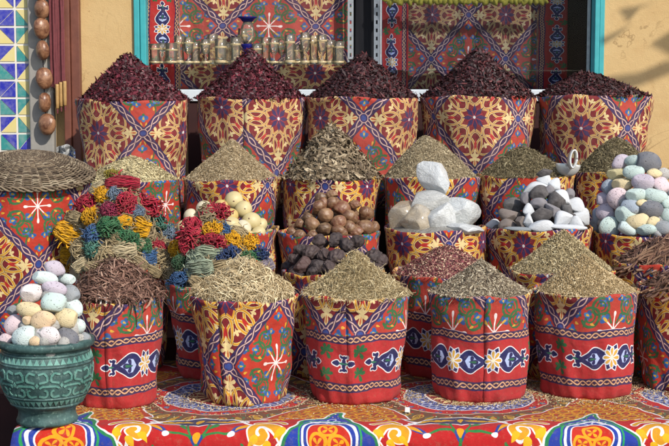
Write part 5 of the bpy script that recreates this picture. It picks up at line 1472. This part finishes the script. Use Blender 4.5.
# ------------------------------------------------------------------ cord yarn
def yarn_mesh(seed, kind):
    rs = np.random.RandomState(seed); m = MB(); R_ = .042
    if kind == 0:      # pompon of loops gathered at the back
        for k in range(130):
            d = rs.normal(size=3); d[2] = abs(d[2]) * 1.0 + .1; d /= np.linalg.norm(d)
            s = rs.normal(size=3); s -= d * (s @ d); s /= np.linalg.norm(s); L = R_ * rs.uniform(.85, 1.1); w_ = rs.uniform(.006, .012)
            m.tube([d * .1 * L, d * .55 * L + s * w_ * .8, d * .92 * L + s * w_, d * 1.02 * L, d * .92 * L - s * w_, d * .55 * L - s * w_ * .8], .0018, 4)
    elif kind == 1:    # folded hank: strands running side by side, waving
        for k in range(84):
            u = rs.uniform(-1, 1); lay = rs.uniform(.2, 1.0); ph = rs.rand() * 6
            pts = []
            for t in np.linspace(-1, 1, 9):
                x = R_ * 1.05 * t; y = R_ * (.75 * u * (1 - .45 * t * t) + .10 * sin(4 * t + ph)); z = R_ * .75 * sqrt(max(.02, 1 - .85 * t * t)) * sqrt(max(.05, 1 - .7 * u * u)) * lay + .004 * sin(7 * t + ph)
                pts.append((x, y, z))
            m.tube(pts, .0019, 4)
    else:              # tangle
        for k in range(84):
            p = rs.normal(size=3); p /= np.linalg.norm(p); q = rs.normal(size=3); q -= p * (q @ p); q /= np.linalg.norm(q)
            r = R_ * rs.uniform(.7, 1.0); c = rs.normal(0, .006, 3); a0 = rs.rand() * 6
            m.tube([c + r * (cos(a0 + a) * p + sin(a0 + a) * q) * (1, 1, .8) for a in np.linspace(0, rs.uniform(2.4, 4.4), 11)], .0019, 4)
    for k in range(9):  # stray ends
        a = rs.rand() * 6.3; p = np.array((cos(a), sin(a), .3)) * R_ * .8
        m.tube([p, p * 1.25 + rs.normal(0, .004, 3), p * 1.5 + rs.normal(0, .008, 3)], .0020, 4)
    return m.mesh('yarn_bundle', True)
YM = {0: [yarn_mesh(s, 0) for s in range(3)], 1: [yarn_mesh(s + 10, 1) for s in range(3)], 2: [yarn_mesh(s + 20, 2) for s in range(3)]}
TY_ = {'crimson': 'a01e38', 'magenta': '862044', 'yellow': 'd29a18', 'green': '2c6440', 'teal green': '46786a', 'blue': '355a86', 'navy': '27406e', 'grey-blue': '66788c', 'beige': 'a08e6c', 'pale beige': 'b3a484', 'mint grey': '8f9a84', 'olive': '847626', 'lilac grey': '8c8290', 'dark green': '2a5036'}
Y1 = [(215, 42, 66, 40, 'olive', 0), (255, 75, 112, 62, 'crimson', 1), (175, 122, 68, 58, 'yellow', 0), (228, 118, 50, 44, 'grey-blue', 2), (310, 190, 46, 42, 'grey-blue', 2), (120, 165, 116, 78, 'crimson', 0), (265, 160, 82, 90, 'crimson', 0), (355, 165, 108, 92, 'crimson', 0), (200, 185, 72, 60, 'magenta', 0), (130, 210, 72, 66, 'yellow', 0), (260, 228, 52, 52, 'yellow', 1),
      (55, 215, 72, 60, 'beige', 1), (325, 255, 82, 92, 'yellow', 1), (205, 255, 94, 84, 'green', 0), (140, 285, 82, 76, 'blue', 0), (42, 275, 100, 100, 'yellow', 1), (395, 230, 82, 72, 'teal green', 0), (420, 275, 78, 62, 'grey-blue', 0), (280, 305, 96, 66, 'green', 0), (345, 332, 44, 60, 'green', 2), (140, 345, 82, 66, 'teal green', 0),
      (360, 375, 50, 84, 'blue', 1), (255, 350, 92, 84, 'pale beige', 1), (310, 395, 84, 66, 'beige', 1), (190, 380, 82, 72, 'beige', 2), (85, 340, 72, 70, 'beige', 2), (90, 405, 64, 60, 'pale beige', 1), (32, 365, 50, 80, 'yellow', 1), (400, 375, 70, 66, 'beige', 2), (395, 330, 60, 40, 'crimson', 2), (150, 420, 80, 60, 'beige', 1), (250, 415, 80, 56, 'pale beige', 2), (370, 425, 70, 50, 'beige', 1), (150, 90, 60, 50, 'pale beige', 1), (90, 250, 60, 60, 'beige', 2), (420, 330, 60, 50, 'beige', 2), (330, 320, 60, 50, 'pale beige', 1), (225, 305, 60, 46, 'beige', 2)]
Y2 = [(205, 85, 96, 64, 'crimson', 0), (125, 165, 84, 108, 'crimson', 0), (190, 145, 74, 54, 'yellow', 0), (200, 192, 90, 56, 'crimson', 0), (265, 190, 64, 64, 'yellow', 0), (325, 200, 74, 64, 'yellow', 0), (235, 150, 46, 46, 'blue', 2), (300, 165, 64, 50, 'beige', 1), (70, 220, 74, 64, 'yellow', 0), (250, 245, 80, 62, 'navy', 0), (320, 250, 66, 60, 'green', 0), (370, 230, 66, 56, 'navy', 0),
      (180, 230, 78, 64, 'mint grey', 1), (130, 258, 66, 54, 'mint grey', 2), (150, 295, 94, 84, 'mint grey', 1), (75, 272, 56, 54, 'dark green', 0), (78, 335, 74, 56, 'blue', 0), (40, 310, 62, 60, 'beige', 2), (230, 290, 76, 70, 'beige', 1), (215, 332, 84, 60, 'beige', 2), (385, 288, 64, 60, 'lilac grey', 1), (145, 350, 66, 52, 'beige', 1), (300, 295, 76, 64, 'pale beige', 2), (265, 335, 80, 60, 'pale beige', 1), (330, 320, 80, 70, 'pale beige', 2), (100, 210, 50, 60, 'crimson', 2), (355, 340, 60, 56, 'beige', 2)]
def yarns(S, org, scl, items, seed, where, group):
    rs = np.random.RandomState(seed); out = []
    for k, (cx, cy, w, h, tone, kd) in enumerate(items):
        px, py = org[0] + cx / scl, org[1] + cy / scl; pos = S.hit(px, py); q = mpp(pos) / scl
        me = YM[kd][k % 3]
        o = place('yarn_bundle', me, M_YARN, pos, w * q * 1.22, h * q * 1.22, rs.uniform(-35, 35) if abs(w - h) < 25 else rs.uniform(-12, 12), .95 * (w + h) / 2 * q, rs, .042, TY_[tone], .3, .18)
        out.append((o, tone, px, py))
    ordinal_labels(out, '{w} yarn bundle, {o} of its colour, {lev} of the ' + where, 'the one {w} cord yarn bundle in the ' + where, 'yarn', group, 3)
S = Shape(Ds['yarn'], (122, 173), 1.7, Ds['yarn']['R'] * 1.02, .02, 30)
yarns(S, (60, 165), 4.055, Y1, 3, 'left yarn heap', 'yarn bundles in the left heap')
m = MB(); rs = np.random.RandomState(14)
def yarn_bed(S, label, seed):
    rs = np.random.RandomState(seed); m = MB(); bv, bf = S.base_mesh(.05)
    m.add(bv - np.array((S.x, S.y, S.z)), bf)
    for k in range(1300):
        r = S.R * sqrt(rs.rand()); a = rs.rand() * 6.3; x, y = S.x + r * cos(a), S.y + r * sin(a)
        N = S.normal(np.array([x]), np.array([y]))[0]; d = rand_dirs(N[None], rs, .2)[0]; s = np.cross(N, d)
        p = np.array((x - S.x, y - S.y, float(S.h(np.array(x), np.array(y))) - S.z)) - N * rs.uniform(.004, .03)
        q = .03
        m.tube([p - d * q, p - d * q * .4 + s * q * .3 + N * .006, p + d * q * .3 + N * .008, p + d * q - s * q * .3], .0026, 4)
    o = m.build('yarn_bed', M_YARN, None, (S.x, S.y, S.z)); o.color = srgb('8a7a5e'); tag(o, label, 'yarn', kind='stuff')
yarn_bed(S, 'tangled beige cord yarn underneath the bundles of the left heap', 3)
S = Shape(Ds['yarn2'], (203, 204), 1.6, None, .02, 31)
yarns(S, (160, 190), 3.717, Y2, 4, 'second yarn heap', 'yarn bundles in the second heap')
yarn_bed(S, 'tangled beige cord yarn underneath the bundles of the second heap', 4)

# ------------------------------------------------------------------ bark sticks at the right
def stick_mesh(seed):
    rs = np.random.RandomState(seed); L = .11; m = MB(); n = 7; ph = rs.rand(4) * 6
    pts = [(L * (t - .5), .004 * sin(5 * t + ph[0]), .005 * sin(4 * t + ph[1])) for t in np.linspace(0, 1, n)]
    m.tube(pts, [(.0035 + .0022 * rs.rand()) for _ in range(n)], 5)
    if seed % 2: m.tube([(.0, 0, .002), (.012, .006, .010), (.022, .012, .016)], [.003, .0024, .0016], 4)
    me = m.mesh('bark_stick'); return me
SM = [stick_mesh(s) for s in range(6)]
def sticks(sk, apex, spots, seed, label, group, bedlabel):
    S = Shape(sk, apex, 1.3, None, .06, seed); rs = np.random.RandomState(seed)
    for k, (px, py) in enumerate(spots):
        pos = S.hit(px, py); N = S.normal(np.array([pos[0]]), np.array([pos[1]]))[0]
        d = RT * .75 + UP * .42 + rs.normal(0, .33, 3); d -= N * (d @ N) * .7; d /= np.linalg.norm(d)
        y = np.cross(N, d); y /= np.linalg.norm(y); z = np.cross(d, y)
        o = mesh_obj('bark_stick', SM[k % 6], M_STICK); o.rotation_euler = Matrix(np.stack([d, y, z], 1).tolist()).to_euler()
        o.location = tuple(pos + N * rs.uniform(.002, .016)); s_ = rs.uniform(.7, 1.25); o.scale = (s_, s_ * rs.uniform(.8, 1.4), s_)
        o.color = srgb(rs.choice(['5a3c2c', '6e4c38', '7e5c46', '4a3026', '8a6a52']))
        tag(o, label, 'bark stick', group)
    heap('bark_heap', bedlabel, sk, (apex[0], apex[1] + 2), M_BARK, 'petal', 1500, .045, .007, 1.3, .06, seed, .3, .004, spill=10, thick=.008, cat='bark')
rs = np.random.RandomState(2)
sp1 = [(rs.uniform(624, 690), 0) for _ in range(46)]; sp1 = [(x, rs.uniform(270 - .80 * (min(x, 668) - 626) if x < 668 else 236, 271)) for x, _ in sp1]
sticks(Ds['stick'], (668, 234), sp1, 51, 'thin brown bark stick in the jumble below the coloured pumice', 'bark sticks in the upper right sack', 'brown bark bits below the sticks of the upper right sack')
sp2 = [(x, rs.uniform(296 - .62 * (min(x, 690) - 642), 296)) for x in rs.uniform(644, 715, 42)]
sticks(E[5], (692, 264), sp2, 52, 'thin brown bark stick in the jumble on the front right sack', 'bark sticks in the front right sack', 'brown bark bits below the sticks of the front right sack')

# ------------------------------------------------------------------ small scraps
q = at_z(407, 413, 0.0); m = MB(); m.add([(-.009, -.006, .003), (.010, -.008, .003), (.011, .006, .004), (-.008, .008, .005), (-.008, -.003, .020), (.009, -.004, .022), (.010, .006, .019), (-.007, .007, .021)], [(0, 3, 2, 1), (4, 5, 6, 7), (0, 1, 5, 4), (1, 2, 6, 5), (2, 3, 7, 6), (3, 0, 4, 7)])
tag(m.build('paper_scrap', M_PAPER, None, tuple(q), bevel=.002), 'small crumpled white paper scrap on the ground cloth', 'paper scrap')
for i, (px, lab) in enumerate(((107, 'left of two white paper strips tucked under the bark strips'), (113, 'right of two white paper strips tucked under the bark strips'))):
    sk = E[0]; k = (px - sk['xc']) / 46.5; a = math.asin(k)
    m = MB(); r = sk['R'] - .012
    pts = [(r * sin(a) - .010, -r * cos(a) + .008, .022), (r * sin(a) - .002, -r * cos(a) - .006, .018), (r * sin(a) + .004, -r * cos(a) - .014, .008), (r * sin(a) + .002, -r * cos(a) - .017, -.004)]
    v = []
    for p in pts: v += [(p[0] - .0032, p[1], p[2]), (p[0] + .0032, p[1], p[2] + .002)]
    m.add(v, [(2 * j, 2 * j + 1, 2 * j + 3, 2 * j + 2) for j in range(3)])
    o = m.build('paper_strip', M_PAPER, None, (sk['x'], sk['y'], sk['z'])); so = o.modifiers.new('thickness', 'SOLIDIFY'); so.thickness = .001
    tag(o, lab, 'paper strip')

c0 = at_z(6, 414, -.44); m = MB(); m.tube([c0 + np.array((.03 * cos(a) - .02, .03 * sin(2 * a), .03 + .06 * sin(a) ** 2)) for a in np.linspace(0, 4.6, 24)], .005, 6)
tag(m.build('white_string', M_PAPER, smooth=True), 'short white cord lying on the dark ground left of the pot', 'cord')
# unseen cloth pieces added up to the right, cut to shadow the ochre wall
SV = np.array((sin(SUN_AZ) * cos(SUN_EL), -cos(SUN_AZ) * cos(SUN_EL), sin(SUN_EL)))
pr_ = empty('shadow_cloths', (4.0, 5.2, 4.2)); tag(pr_, 'unseen cloth pieces added beyond the right edge to shadow the ochre wall', 'shadow casters')
for i, (P, t_) in enumerate(((((618, 9), (657, 3), (640, 8), (628, 22)), 3.8), (((598, 40), (614, 33), (632, 24), (616, 37), (600, 47)), 4.0), (((650, 44), (672, 30), (700, 40), (680, 60), (664, 52)), 4.2), (((596, 82), (612, 76), (640, 72), (668, 60), (690, 66), (650, 82), (622, 92)), 4.4))):
    v = [at(x, y, WY) + SV * (t_ + .02 * k) for k, (x, y) in enumerate(P)]
    m = MB(); m.add([p - np.array((4.0, 5.2, 4.2)) for p in v], [tuple(range(len(v)))])
    o = m.build('pennant', M_STRAP, pr_); so = o.modifiers.new('thickness', 'SOLIDIFY'); so.thickness = .003
